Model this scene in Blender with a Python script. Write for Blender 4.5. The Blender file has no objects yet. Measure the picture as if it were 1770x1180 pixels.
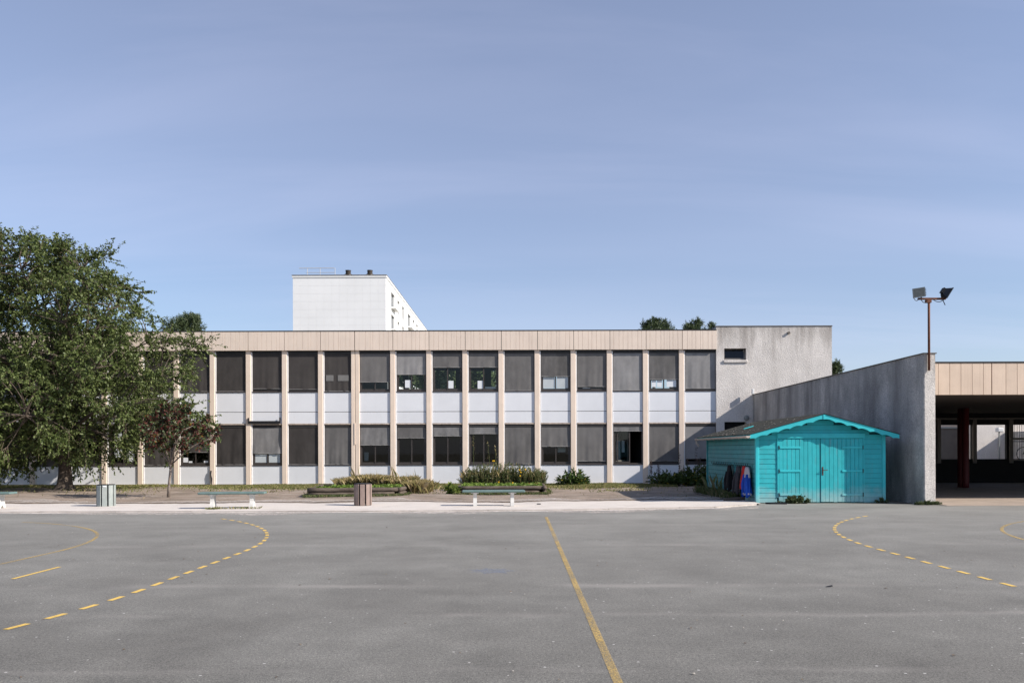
import bpy, math, random
import numpy as np
from mathutils import Vector, Matrix

random.seed(7)
S = bpy.context.scene
COL = S.collection
PI = math.pi

# ------------------------------------------------------------------ camera, world, sun, exposure
FPX, VX, HY, EYE = 1400.0, 890.0, 777.0, 1.6      # focal length in photo pixels, principal point, eye height
cam_d = bpy.data.cameras.new('camera'); cam = bpy.data.objects.new('camera', cam_d); COL.objects.link(cam)
cam_d.sensor_width = 36.0
cam_d.lens = FPX / 1770 * 36
cam_d.shift_x = -(VX - 885) / 1770
cam_d.shift_y = (HY - 590) / 1770
cam_d.clip_start = 0.1; cam_d.clip_end = 6000
cam.matrix_world = Matrix.Translation((0, 0, EYE)) @ Matrix.Rotation(PI/2, 4, 'X') @ Matrix.Rotation(-0.003, 4, 'Z')
S.camera = cam

SUN_EL, SUN_AZ = math.radians(32.5), math.radians(19.5)      # azimuth measured from the facade plane, towards the camera
trav = Vector((-math.cos(SUN_AZ)*math.cos(SUN_EL), math.sin(SUN_AZ)*math.cos(SUN_EL), -math.sin(SUN_EL)))
wd = bpy.data.worlds.new('World'); S.world = wd; wd.use_nodes = True
nt = wd.node_tree; nt.nodes.clear()
sky = nt.nodes.new('ShaderNodeTexSky'); sky.sky_type = 'NISHITA'; sky.sun_disc = False
sky.sun_elevation = SUN_EL; sky.sun_rotation = math.atan2(-trav.x, -trav.y)
sky.air_density = 1.0; sky.dust_density = 0.8; sky.ozone_density = 4.5; sky.altitude = 50
# thin cirrus veil over the whole sky
tc = nt.nodes.new('ShaderNodeTexCoord'); sp = nt.nodes.new('ShaderNodeSeparateXYZ'); nt.links.new(tc.outputs['Generated'], sp.inputs[0])
zz = nt.nodes.new('ShaderNodeMath'); zz.operation = 'MAXIMUM'; zz.inputs[1].default_value = 0.0; nt.links.new(sp.outputs[2], zz.inputs[0])
za = nt.nodes.new('ShaderNodeMath'); za.operation = 'ADD'; za.inputs[1].default_value = 0.12; nt.links.new(zz.outputs[0], za.inputs[0])
dx = nt.nodes.new('ShaderNodeMath'); dx.operation = 'DIVIDE'; nt.links.new(sp.outputs[0], dx.inputs[0]); nt.links.new(za.outputs[0], dx.inputs[1])
dy = nt.nodes.new('ShaderNodeMath'); dy.operation = 'DIVIDE'; nt.links.new(sp.outputs[1], dy.inputs[0]); nt.links.new(za.outputs[0], dy.inputs[1])
cb = nt.nodes.new('ShaderNodeCombineXYZ'); nt.links.new(dx.outputs[0], cb.inputs[0]); nt.links.new(dy.outputs[0], cb.inputs[1])
mp = nt.nodes.new('ShaderNodeMapping'); mp.inputs['Rotation'].default_value = (0, 0, 0.42); mp.inputs['Scale'].default_value = (0.16, 0.36, 1); mp.inputs['Location'].default_value = (0.55, 0.2, 0)
nt.links.new(cb.outputs[0], mp.inputs[0])
nz = nt.nodes.new('ShaderNodeTexNoise'); nz.inputs['Scale'].default_value = 0.85; nz.inputs['Detail'].default_value = 6; nz.inputs['Roughness'].default_value = 0.40; nz.inputs['Distortion'].default_value = 0.5
nt.links.new(mp.outputs[0], nz.inputs['Vector'])
rp = nt.nodes.new('ShaderNodeMapRange'); rp.inputs['From Min'].default_value = 0.30; rp.inputs['From Max'].default_value = 0.75
rp.inputs['To Min'].default_value = 0.02; rp.inputs['To Max'].default_value = 0.42; rp.clamp = True
nt.links.new(nz.outputs[0], rp.inputs['Value'])
mp2 = nt.nodes.new('ShaderNodeMapping'); mp2.inputs['Rotation'].default_value = (0, 0, 0.35); mp2.inputs['Scale'].default_value = (0.35, 1.5, 1); nt.links.new(cb.outputs[0], mp2.inputs[0])
nz2 = nt.nodes.new('ShaderNodeTexNoise'); nz2.inputs['Scale'].default_value = 1.1; nz2.inputs['Detail'].default_value = 8; nz2.inputs['Roughness'].default_value = 0.55; nz2.inputs['Distortion'].default_value = 0.8; nt.links.new(mp2.outputs[0], nz2.inputs['Vector'])
rp2 = nt.nodes.new('ShaderNodeMapRange'); rp2.inputs['From Min'].default_value = 0.48; rp2.inputs['From Max'].default_value = 0.85; rp2.inputs['To Max'].default_value = 0.10; nt.links.new(nz2.outputs[0], rp2.inputs['Value'])
sm_ = nt.nodes.new('ShaderNodeMath'); sm_.operation = 'ADD'; nt.links.new(rp.outputs[0], sm_.inputs[0]); nt.links.new(rp2.outputs[0], sm_.inputs[1])
mx = nt.nodes.new('ShaderNodeMix'); mx.data_type = 'RGBA'; mx.inputs['B'].default_value = (7.3, 7.2, 9.0, 1)
nt.links.new(sm_.outputs[0], mx.inputs['Factor']); nt.links.new(sky.outputs[0], mx.inputs['A'])
bg = nt.nodes.new('ShaderNodeBackground'); bg.inputs['Strength'].default_value = 0.10
wo = nt.nodes.new('ShaderNodeOutputWorld')
nt.links.new(mx.outputs['Result'], bg.inputs['Color']); nt.links.new(bg.outputs[0], wo.inputs['Surface'])

sl = bpy.data.lights.new('sun', 'SUN'); sl.energy = 5.0; sl.angle = math.radians(0.53); sl.color = (1.0, 0.93, 0.84)
so = bpy.data.objects.new('sun', sl); COL.objects.link(so); so.rotation_euler = trav.to_track_quat('-Z', 'Y').to_euler(); so.location = (30, -20, 40)

S.view_settings.view_transform = 'Standard'; S.view_settings.look = 'None'
S.view_settings.exposure = 0.45; S.view_settings.gamma = 1.0; S.view_settings.use_curve_mapping = False
S.render.engine = 'CYCLES'
S.cycles.max_bounces = 8; S.cycles.transparent_max_bounces = 16

# ------------------------------------------------------------------ helpers
def W(px, py, Y):
    """photo pixel + depth -> world point"""
    a, b = px - VX, py - HY
    return Vector(((a - b*0.003) * Y / FPX, Y, EYE - (b + a*0.003) * Y / FPX))

class MB:
    def __init__(s): s.v = []; s.f = []
    def add(s, vs, fs):
        o = len(s.v); s.v += [tuple(p) for p in vs]; s.f += [tuple(i + o for i in f) for f in fs]; return s
    def box(s, x0, x1, y0, y1, z0, z1):
        return s.add([(x0,y0,z0),(x1,y0,z0),(x1,y1,z0),(x0,y1,z0),(x0,y0,z1),(x1,y0,z1),(x1,y1,z1),(x0,y1,z1)],
                     [(0,3,2,1),(4,5,6,7),(0,1,5,4),(1,2,6,5),(2,3,7,6),(3,0,4,7)])
    def bbox(s, x0, x1, y0, y1, z0, z1, b=0.006):
        """box with bevelled edges (chamfer)"""
        b = min(b, (x1-x0)/2.01, (y1-y0)/2.01, (z1-z0)/2.01)
        lo = []
        def ring(z, i): return [(x0+i,y0+b,z),(x0+b,y0+i,z),(x1-b,y0+i,z),(x1-i,y0+b,z),(x1-i,y1-b,z),(x1-b,y1-i,z),(x0+b,y1-i,z),(x0+i,y1-b,z)]
        vs = ring(z0, b) + ring(z0+b, 0) + ring(z1-b, 0) + ring(z1, b)
        fs = [tuple(range(7,-1,-1)), tuple(range(24,32))]
        for k in range(3):
            for i in range(8):
                j = (i+1) % 8; fs.append((k*8+i, k*8+j, k*8+8+j, k*8+8+i))
        return s.add(vs, fs)
    def obox(s, M, sx, sy, sz):
        vs = [M @ Vector((x*sx/2, y*sy/2, z*sz/2)) for z in (-1,1) for y in (-1,1) for x in (-1,1)]
        return s.add(vs, [(0,2,3,1),(4,5,7,6),(0,1,5,4),(1,3,7,5),(3,2,6,7),(2,0,4,6)])
    def tube(s, pts, rad, n=8, cap=True):
        pts = [Vector(p) for p in pts]
        if not hasattr(rad, '__len__'): rad = [rad]*len(pts)
        vs = []; fs = []
        ref = None
        for i, p in enumerate(pts):
            t = (pts[min(i+1, len(pts)-1)] - pts[max(i-1, 0)])
            t = t.normalized() if t.length > 1e-9 else Vector((0,0,1))
            if ref is None: ref = Vector((1,0,0)) if abs(t.x) < 0.8 else Vector((0,1,0))
            u = (ref - t*ref.dot(t)).normalized(); ref = u; w = t.cross(u)
            for k in range(n):
                a = 2*PI*k/n; vs.append(p + (u*math.cos(a) + w*math.sin(a))*rad[i])
        for i in range(len(pts)-1):
            for k in range(n):
                k2 = (k+1) % n; fs.append((i*n+k, i*n+k2, (i+1)*n+k2, (i+1)*n+k))
        if cap:
            fs.append(tuple(range(n-1,-1,-1))); fs.append(tuple(range((len(pts)-1)*n, len(pts)*n)))
        return s.add(vs, fs)
    def prism(s, poly, axis, a0, a1):
        """poly: list of 2D points; extruded along axis 'x','y' or 'z' from a0 to a1"""
        n = len(poly)
        def mk(p, a):
            return {'x': (a, p[0], p[1]), 'y': (p[0], a, p[1]), 'z': (p[0], p[1], a)}[axis]
        vs = [mk(p, a0) for p in poly] + [mk(p, a1) for p in poly]
        fs = [tuple(range(n-1,-1,-1)), tuple(range(n, 2*n))]
        for i in range(n): j = (i+1) % n; fs.append((i, j, n+j, n+i))
        return s.add(vs, fs)
    def build(s, name, m, parent=None, smooth=False, loc=None):
        me = bpy.data.meshes.new(name); me.from_pydata(s.v, [], s.f); me.update()
        if m: me.materials.append(m)
        if smooth:
            me.polygons.foreach_set('use_smooth', [True]*len(me.polygons))
        o = bpy.data.objects.new(name, me); COL.objects.link(o)
        if parent: o.parent = parent
        if loc is not None: o.location = loc
        return o

def fixn(o):
    import bmesh
    bm = bmesh.new(); bm.from_mesh(o.data); bmesh.ops.recalc_face_normals(bm, faces=bm.faces); bm.to_mesh(o.data); bm.free(); return o

def np_quads(name, V, m, parent=None):
    """V: (N,4,3) leaf quads"""
    n = len(V); me = bpy.data.meshes.new(name)
    me.vertices.add(n*4); me.vertices.foreach_set('co', V.reshape(-1).astype(np.float32))
    me.loops.add(n*4); me.loops.foreach_set('vertex_index', np.arange(n*4, dtype=np.int32))
    me.polygons.add(n); me.polygons.foreach_set('loop_start', np.arange(n, dtype=np.int32)*4)
    me.update(calc_edges=True); me.validate()
    me.materials.append(m)
    o = bpy.data.objects.new(name, me); COL.objects.link(o)
    if parent: o.parent = parent
    return o

def tag(o, label=None, cat=None, group=None, kind=None):
    if label: o['label'] = label
    if cat: o['category'] = cat
    if group: o['group'] = group
    if kind: o['kind'] = kind
    return o

def empty(name, loc, label, cat, group=None):
    o = bpy.data.objects.new(name, None); COL.objects.link(o); o.location = loc; o.empty_display_size = 0.2
    return tag(o, label, cat, group)

def copy_tree(o, parent=None):
    c = o.copy(); COL.objects.link(c)
    if parent: c.parent = parent
    for ch in list(o.children): copy_tree(ch, c)
    return c

def share(name, src, parent, loc):
    o = bpy.data.objects.new(name, src); COL.objects.link(o); o.parent = parent; o.location = loc; return o

# ------------------------------------------------------------------ materials
def mat(name, col, rough=0.8, var=0.12, scale=3.0, bump=0.0, bscale=40.0, bdist=0.02, streak=0.0, streak_col=None, streak_scale=(2.5, 2.5, 0.25),
        streak_rng=(0.45, 0.75), spec=0.3, metal=0.0, patch=None, patch_scale=0.6, patch_rng=(0.5, 0.7), fine=0.0, fscale=150, island=0.0, obj=0.0):
    m = bpy.data.materials.new(name); m.use_nodes = True
    t = m.node_tree; N = t.nodes; L = t.links
    b = N['Principled BSDF']; b.inputs['Roughness'].default_value = rough
    b.inputs['Specular IOR Level'].default_value = spec; b.inputs['Metallic'].default_value = metal
    geo = N.new('ShaderNodeNewGeometry')
    cur = None
    def noise(sc, det=5, vec=None, ro=0.6):
        n = N.new('ShaderNodeTexNoise'); n.inputs['Scale'].default_value = sc; n.inputs['Detail'].default_value = det; n.inputs['Roughness'].default_value = ro
        L.new(vec or geo.outputs['Position'], n.inputs['Vector']); return n.outputs[0]
    def rng(src, a, b_, c, d):
        r = N.new('ShaderNodeMapRange'); L.new(src, r.inputs['Value'])
        for k, v in zip(('From Min','From Max','To Min','To Max'), (a, b_, c, d)): r.inputs[k].default_value = v
        return r.outputs[0]
    def mul(c, f):   # multiply colour by scalar output
        x = N.new('ShaderNodeMix'); x.data_type = 'RGBA'; x.blend_type = 'MULTIPLY'; x.inputs['Factor'].default_value = 1
        L.new(c, x.inputs['A']); L.new(f, x.inputs['B']); return x.outputs['Result']
    def mix(c, f, colour):
        x = N.new('ShaderNodeMix'); x.data_type = 'RGBA'; L.new(f, x.inputs['Factor']); L.new(c, x.inputs['A']); x.inputs['B'].default_value = (*colour, 1); return x.outputs['Result']
    rgb = N.new('ShaderNodeRGB'); rgb.outputs[0].default_value = (*col, 1); cur = rgb.outputs[0]
    if patch: cur = mix(cur, rng(noise(patch_scale, 6), patch_rng[0], patch_rng[1], 0, 1), patch)
    if var: cur = mul(cur, rng(noise(scale), 0.3, 0.7, 1 - var, 1 + var))
    if fine: cur = mul(cur, rng(noise(fscale, 2), 0.3, 0.7, 1 - fine, 1 + fine))
    if island: cur = mul(cur, rng(geo.outputs['Random Per Island'], 0, 1, 1 - island, 1 + island))
    if obj:
        oi = N.new('ShaderNodeObjectInfo'); cur = mul(cur, rng(oi.outputs['Random'], 0, 1, 1 - obj, 1 + obj))
    if streak:
        mpn = N.new('ShaderNodeMapping'); mpn.inputs['Scale'].default_value = streak_scale; L.new(geo.outputs['Position'], mpn.inputs[0])
        cur = mix(cur, rng(noise(1.0, 6, mpn.outputs[0], 0.65), streak_rng[0], streak_rng[1], 0, streak), streak_col or tuple(c*0.4 for c in col))
    L.new(cur, b.inputs['Base Color'])
    if bump:
        bn = N.new('ShaderNodeBump'); bn.inputs['Strength'].default_value = bump; bn.inputs['Distance'].default_value = bdist
        L.new(noise(bscale, 4), bn.inputs['Height']); L.new(bn.outputs[0], b.inputs['Normal'])
    return m

def leaf_mat(name, c1, c2, c3=None, p3=0.9, trans=0.35, rough=0.45):
    m = bpy.data.materials.new(name); m.use_nodes = True
    t = m.node_tree; N = t.nodes; L = t.links; N.clear()
    geo = N.new('ShaderNodeNewGeometry'); ramp = N.new('ShaderNodeValToRGB')
    ramp.color_ramp.elements[0].color = (*c1, 1); ramp.color_ramp.elements[1].color = (*c2, 1)
    ramp.color_ramp.elements[1].position = p3 if c3 else 1.0
    if c3:
        e = ramp.color_ramp.elements.new(min(p3 + 0.03, 1.0)); e.color = (*c3, 1)
    L.new(geo.outputs['Random Per Island'], ramp.inputs[0])
    p = N.new('ShaderNodeBsdfPrincipled'); p.inputs['Roughness'].default_value = rough; p.inputs['Specular IOR Level'].default_value = 0.28
    tr = N.new('ShaderNodeBsdfTranslucent'); mxs = N.new('ShaderNodeMixShader'); mxs.inputs[0].default_value = trans
    out = N.new('ShaderNodeOutputMaterial')
    L.new(ramp.outputs[0], p.inputs['Base Color']); L.new(ramp.outputs[0], tr.inputs['Color'])
    L.new(p.outputs[0], mxs.inputs[1]); L.new(tr.outputs[0], mxs.inputs[2]); L.new(mxs.outputs[0], out.inputs[0])
    return m

def glass_mat(name, tint=(0.8, 0.86, 0.86), refl=0.8):
    m = bpy.data.materials.new(name); m.use_nodes = True
    t = m.node_tree; N = t.nodes; L = t.links; N.clear()
    tr = N.new('ShaderNodeBsdfTransparent'); tr.inputs[0].default_value = (*tint, 1)
    gl = N.new('ShaderNodeBsdfGlossy'); gl.inputs['Roughness'].default_value = 0.02; gl.inputs['Color'].default_value = (refl, refl, refl, 1)
    fr = N.new('ShaderNodeFresnel'); fr.inputs[0].default_value = 1.5
    mxs = N.new('ShaderNodeMixShader'); out = N.new('ShaderNodeOutputMaterial')
    L.new(fr.outputs[0], mxs.inputs[0]); L.new(tr.outputs[0], mxs.inputs[1]); L.new(gl.outputs[0], mxs.inputs[2]); L.new(mxs.outputs[0], out.inputs[0])
    return m

M = {}
M['peach'] = mat('peach_paint', (0.77, 0.645, 0.545), 0.7, 0.05, 1.2, streak=0.25, streak_col=(0.42, 0.34, 0.28), streak_scale=(7, 7, 0.5), streak_rng=(0.5, 0.8), obj=0.03)
M['pillar'] = mat('pillar_paint', (0.80, 0.66, 0.545), 0.7, 0.05, 2, streak=0.25, streak_col=(0.5, 0.4, 0.33), streak_scale=(9, 9, 0.7), streak_rng=(0.52, 0.8), obj=0.03)
M['panel'] = mat('white_panel', (0.76, 0.77, 0.80), 0.55, 0.03, 1.5, streak=0.18, streak_col=(0.5, 0.48, 0.47), streak_scale=(5, 5, 0.5), streak_rng=(0.55, 0.85), obj=0.02)
M['jamb'] = mat('white_jamb', (0.74, 0.72, 0.71), 0.6, 0.05, 4)
M['ledge'] = mat('ledge_dirty', (0.50, 0.42, 0.36), 0.85, 0.2, 5, streak=0.5, streak_col=(0.2, 0.16, 0.13), streak_scale=(8, 8, 3))
M['plinth'] = mat('plinth_concrete', (0.52, 0.43, 0.35), 0.9, 0.15, 3, streak=0.6, streak_col=(0.36, 0.19, 0.10), streak_scale=(1.5, 1.5, 6))
M['frame'] = mat('window_frame_brown', (0.062, 0.052, 0.048), 0.45, 0.1, 6, spec=0.4)
M['blindbox'] = mat('blind_box_dark', (0.045, 0.043, 0.043), 0.5, 0.1, 5)
M['rail'] = mat('blind_rail_grey', (0.30, 0.29, 0.28), 0.5, 0.08, 5)
M['roofedge'] = mat('roof_felt_edge', (0.035, 0.033, 0.032), 0.9, 0.2, 4)
M['glass'] = glass_mat('window_glass')
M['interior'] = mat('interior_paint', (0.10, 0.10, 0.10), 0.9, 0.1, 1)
M['infloor'] = mat('interior_floor', (0.07, 0.065, 0.06), 0.7, 0.1, 1)
M['paper'] = mat('white_paper', (0.75, 0.77, 0.80), 0.8, 0.04, 6)
M['pale'] = mat('board_and_reflection', (0.50, 0.54, 0.56), 0.8, 0.06, 2)  # drawing boards, and pale reflections painted as sheets behind the panes
M['stucco'] = mat('stucco_white', (0.70, 0.655, 0.615), 0.95, 0.10, 0.8, bump=0.8, bscale=26, bdist=0.026, streak=0.65, streak_col=(0.36, 0.33, 0.30), streak_scale=(1.3, 1.3, 0.3), streak_rng=(0.5, 0.85), fine=0.16, fscale=24)
M['roughcast'] = mat('wall_roughcast', (0.60, 0.57, 0.54), 0.95, 0.15, 1.2, bump=1.0, bscale=22, bdist=0.05, streak=0.8, streak_col=(0.22, 0.207, 0.20), streak_scale=(0.8, 1.2, 0.26), streak_rng=(0.40, 0.66), patch=(0.46, 0.44, 0.42), patch_scale=0.35, patch_rng=(0.42, 0.6), fine=0.25, fscale=26)
M['wallend'] = mat('wall_end_roughcast', (0.68, 0.63, 0.58), 0.95, 0.12, 2, bump=0.7, bscale=30, bdist=0.022, streak=0.4, streak_col=(0.3, 0.27, 0.25), streak_scale=(3, 3, 0.6), fine=0.2, fscale=28)
def topstain(m, z0, z1, col):
    t = m.node_tree; N = t.nodes; L = t.links; b = N['Principled BSDF']; src = b.inputs['Base Color'].links[0].from_socket
    g = N.new('ShaderNodeNewGeometry'); sx = N.new('ShaderNodeSeparateXYZ'); L.new(g.outputs['Position'], sx.inputs[0])
    mp_ = N.new('ShaderNodeMapping'); mp_.inputs['Scale'].default_value = (2.2, 2.2, 0.35); L.new(g.outputs['Position'], mp_.inputs[0])
    n = N.new('ShaderNodeTexNoise'); n.inputs['Scale'].default_value = 1; n.inputs['Detail'].default_value = 8; n.inputs['Roughness'].default_value = 0.7; L.new(mp_.outputs[0], n.inputs['Vector'])
    r = N.new('ShaderNodeMapRange'); L.new(sx.outputs[2], r.inputs['Value']); r.inputs['From Min'].default_value = z0; r.inputs['From Max'].default_value = z1; r.inputs['To Min'].default_value = -0.30; r.inputs['To Max'].default_value = 0.12
    a = N.new('ShaderNodeMath'); a.operation = 'ADD'; L.new(n.outputs[0], a.inputs[0]); L.new(r.outputs[0], a.inputs[1])
    r2 = N.new('ShaderNodeMapRange'); L.new(a.outputs[0], r2.inputs['Value']); r2.inputs['From Min'].default_value = 0.40; r2.inputs['From Max'].default_value = 0.72; r2.inputs['To Max'].default_value = 0.85
    x = N.new('ShaderNodeMix'); x.data_type = 'RGBA'; L.new(r2.outputs[0], x.inputs['Factor']); L.new(src, x.inputs['A']); x.inputs['B'].default_value = (*col, 1); L.new(x.outputs['Result'], b.inputs['Base Color']); return m
topstain(M['stucco'], 5.0, 7.6, (0.30, 0.27, 0.245))
topstain(M['wallend'], 2.2, 4.3, (0.26, 0.235, 0.21))
M['coping'] = mat('coping_dark', (0.16, 0.14, 0.12), 0.9, 0.3, 3)
_m = mat
def mat_dust(name, *a, **k):
    """paint with pale splash dirt on the lowest boards"""
    m = _m(name, *a, **k); t = m.node_tree; N = t.nodes; L = t.links; b = N['Principled BSDF']
    src = b.inputs['Base Color'].links[0].from_socket
    g = N.new('ShaderNodeNewGeometry'); sx = N.new('ShaderNodeSeparateXYZ'); L.new(g.outputs['Position'], sx.inputs[0])
    n = N.new('ShaderNodeTexNoise'); n.inputs['Scale'].default_value = 5; n.inputs['Detail'].default_value = 6; L.new(g.outputs['Position'], n.inputs['Vector'])
    ad = N.new('ShaderNodeMath'); ad.operation = 'MULTIPLY_ADD'; ad.inputs[1].default_value = -0.55; L.new(n.outputs[0], ad.inputs[0]); L.new(sx.outputs[2], ad.inputs[2])
    r = N.new('ShaderNodeMapRange'); L.new(ad.outputs[0], r.inputs['Value']); r.inputs['From Min'].default_value = -0.28; r.inputs['From Max'].default_value = 0.22; r.inputs['To Min'].default_value = 0.75; r.inputs['To Max'].default_value = 0
    x = N.new('ShaderNodeMix'); x.data_type = 'RGBA'; L.new(r.outputs[0], x.inputs['Factor']); L.new(src, x.inputs['A']); x.inputs['B'].default_value = (0.36, 0.48, 0.47, 1)
    L.new(x.outputs['Result'], b.inputs['Base Color']); return m
M['teal'] = mat_dust('teal_boards', (0.026, 0.40, 0.445), 0.55, 0.10, 4, streak=0.35, streak_col=(0.10, 0.30, 0.33), streak_scale=(9, 9, 2), streak_rng=(0.5, 0.8), obj=0.05)
M['tealdoor'] = mat_dust('teal_door_worn', (0.028, 0.43, 0.475), 0.55, 0.10, 4, streak=0.75, streak_col=(0.13, 0.33, 0.36), streak_scale=(14, 14, 1.6), streak_rng=(0.56, 0.72), obj=0.06)
M['tealtrim'] = mat_dust('teal_trim', (0.04, 0.50, 0.55), 0.5, 0.08, 4)
M['tealshade'] = mat_dust('teal_shaded_boards', (0.045, 0.27, 0.29), 0.6, 0.12, 4, streak=0.4, streak_col=(0.14, 0.24, 0.25), streak_scale=(3, 3, 5), obj=0.08)  # darker copy of the teal, painting the shade on the left side
M['tealjoint'] = mat('teal_joint', (0.012, 0.10, 0.115), 0.8)
M['felt'] = mat('roof_felt', (0.038, 0.038, 0.029), 0.95, 0.25, 5, bump=0.3, bscale=60, bdist=0.01)
M['gutter'] = mat('gutter_plastic', (0.50, 0.43, 0.38), 0.5, 0.15, 4)
M['iron'] = mat('dark_iron', (0.03, 0.03, 0.032), 0.5, 0.2, 8)
M['handle'] = mat('rusty_handle', (0.10, 0.045, 0.03), 0.5, 0.2, 12)
M['rust'] = mat('rusty_steel', (0.15, 0.06, 0.035), 0.8, 0.3, 7, patch=(0.10, 0.05, 0.035), patch_scale=6)
M['lampgrey'] = mat('lamp_grey', (0.28, 0.29, 0.28), 0.5, 0.15, 6)
M['lampdark'] = mat('lamp_dark', (0.025, 0.028, 0.035), 0.4, 0.15, 8)
M['bench'] = mat('bench_green', (0.125, 0.185, 0.175), 0.5, 0.15, 6)
M['conc'] = mat('bench_concrete', (0.56, 0.55, 0.53), 0.85, 0.12, 6, bump=0.3, bscale=60, bdist=0.005)
M['bingreen'] = mat('bin_slat_greygreen', (0.25, 0.28, 0.268), 0.6, 0.15, 6, obj=0.08, streak=0.3, streak_col=(0.5, 0.5, 0.47), streak_scale=(10, 10, 2))
M['binbrown'] = mat('bin_slat_brown', (0.235, 0.175, 0.15), 0.7, 0.15, 6, obj=0.10, streak=0.3, streak_col=(0.42, 0.34, 0.31), streak_scale=(12, 12, 2))
M['black'] = mat('black_plastic', (0.02, 0.02, 0.022), 0.6, 0.1, 6)
M['log'] = mat('log_wood', (0.085, 0.066, 0.052), 0.9, 0.3, 6, bump=0.6, bscale=25, bdist=0.02, streak=0.6, streak_col=(0.19, 0.155, 0.125), streak_scale=(2, 12, 12), streak_rng=(0.45, 0.7))
M['soilbed'] = mat('bed_soil', (0.06, 0.045, 0.032), 0.95, 0.3, 5, bump=0.6, bscale=15, bdist=0.05)
M['tile'] = mat('tower_tiles', (0.82, 0.82, 0.82), 0.5, 0.04, 0.3)
M['towerwhite'] = mat('tower_white', (0.80, 0.80, 0.79), 0.6, 0.05, 0.5)
M['towerglass'] = mat('tower_window', (0.08, 0.09, 0.10), 0.2, 0.2, 1, spec=0.6)
M['towershade'] = mat('tower_loggia', (0.45, 0.43, 0.40), 0.8, 0.1, 1)
M['vent'] = mat('vent_dark', (0.05, 0.042, 0.036), 0.8, 0.2, 2)
M['railing'] = mat('steel_railing', (0.5, 0.5, 0.5), 0.4, 0.05, 3)
M['fascia'] = mat('fascia_beige', (0.70, 0.55, 0.43), 0.75, 0.07, 2, fine=0.08, fscale=60, streak=0.3, streak_col=(0.42, 0.31, 0.24), streak_scale=(12, 12, 0.5), obj=0.03)
M['ceil'] = mat('preau_ceiling', (0.06, 0.052, 0.047), 0.9, 0.1, 2)  # dark base colour paints the shade under the shelter roof
M['shadewall'] = mat('preau_shaded_wall', (0.014, 0.014, 0.015), 0.8, 0.1, 2)  # near-black base colour paints the shelter's deep shade
M['pfloor'] = mat('preau_floor', (0.36, 0.29, 0.235), 0.9, 0.12, 2, patch=(0.30, 0.25, 0.21), patch_scale=0.8)
M['redcol'] = mat('red_column', (0.10, 0.018, 0.02), 0.6, 0.1, 3)
M['postgrey'] = mat('post_grey', (0.20, 0.18, 0.16), 0.7, 0.1, 3)
M['corr'] = mat('brown_sheet_shaded', (0.13, 0.115, 0.105), 0.8, 0.15, 2, streak=0.4, streak_col=(0.1, 0.09, 0.08), streak_scale=(3, 3, 0.3))  # base colour darkened to paint the shade on this wall
M['bark'] = mat('bark', (0.095, 0.075, 0.06), 0.95, 0.3, 5, bump=1.0, bscale=14, bdist=0.05, streak=0.6, streak_col=(0.04, 0.032, 0.027), streak_scale=(9, 9, 1.2))
M['barkpale'] = mat('bark_pale', (0.23, 0.19, 0.16), 0.9, 0.3, 8, patch=(0.10, 0.08, 0.07), patch_scale=9)
M['twig'] = mat('twig', (0.12, 0.09, 0.07), 0.9, 0.2, 6)
M['leaf'] = leaf_mat('cherry_leaf', (0.048, 0.076, 0.018), (0.165, 0.20, 0.07), trans=0.26, rough=0.5)
M['leafred'] = leaf_mat('maple_leaf', (0.04, 0.065, 0.03), (0.10, 0.13, 0.055), (0.11, 0.04, 0.03), 0.72, trans=0.3)
M['leafred2'] = leaf_mat('maple_leaf_red', (0.06, 0.02, 0.022), (0.13, 0.04, 0.03), (0.28, 0.14, 0.03), 0.93, trans=0.3)
M['pine'] = leaf_mat('pine_needles', (0.035, 0.055, 0.022), (0.10, 0.13, 0.06), trans=0.15)
M['backleaf'] = leaf_mat('back_leaf', (0.06, 0.09, 0.03), (0.16, 0.20, 0.09), trans=0.3)
M['grass'] = leaf_mat('grass_blade', (0.10, 0.125, 0.035), (0.23, 0.225, 0.085), (0.36, 0.29, 0.15), 0.82, trans=0.3, rough=0.7)
M['drygrass'] = leaf_mat('dry_grass', (0.14, 0.14, 0.045), (0.34, 0.26, 0.12), (0.48, 0.38, 0.22), 0.75, trans=0.35, rough=0.7)
M['weed'] = leaf_mat('weed_leaf', (0.055, 0.085, 0.028), (0.14, 0.165, 0.06), (0.26, 0.21, 0.12), 0.85, trans=0.3)
M['lettuce'] = leaf_mat('bed_leaf', (0.10, 0.17, 0.03), (0.22, 0.30, 0.06), trans=0.35)
M['shrub'] = leaf_mat('shrub_leaf', (0.04, 0.075, 0.022), (0.10, 0.15, 0.04), (0.42, 0.34, 0.06), 0.93, trans=0.3)
M['ivy'] = leaf_mat('ivy_leaf', (0.05, 0.075, 0.03), (0.13, 0.16, 0.07), trans=0.25)
M['hosta'] = leaf_mat('broad_leaf', (0.09, 0.15, 0.03), (0.3, 0.36, 0.10), trans=0.35)
M['yellow'] = mat('flower_yellow', (0.75, 0.45, 0.02), 0.7, 0.1, 10)
M['maroon'] = mat('maroon_plastic', (0.20, 0.015, 0.025), 0.5, 0.1, 6)
M['jblack'] = mat('cloth_black', (0.016, 0.014, 0.016), 0.95, 0.2, 12)
M['jgrey'] = mat('cloth_grey', (0.055, 0.05, 0.055), 0.95, 0.2, 12)
M['jred'] = mat('cloth_red', (0.50, 0.03, 0.025), 0.85, 0.1, 12)
M['jblue'] = mat('cloth_blue', (0.012, 0.07, 0.42), 0.8, 0.1, 12)
M['jwhite'] = mat('cloth_pale', (0.45, 0.42, 0.45), 0.85, 0.08, 12)
M['litter'] = leaf_mat('dead_leaf', (0.10, 0.06, 0.03), (0.28, 0.20, 0.12), (0.6, 0.55, 0.48), 0.8, trans=0.1)
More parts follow.
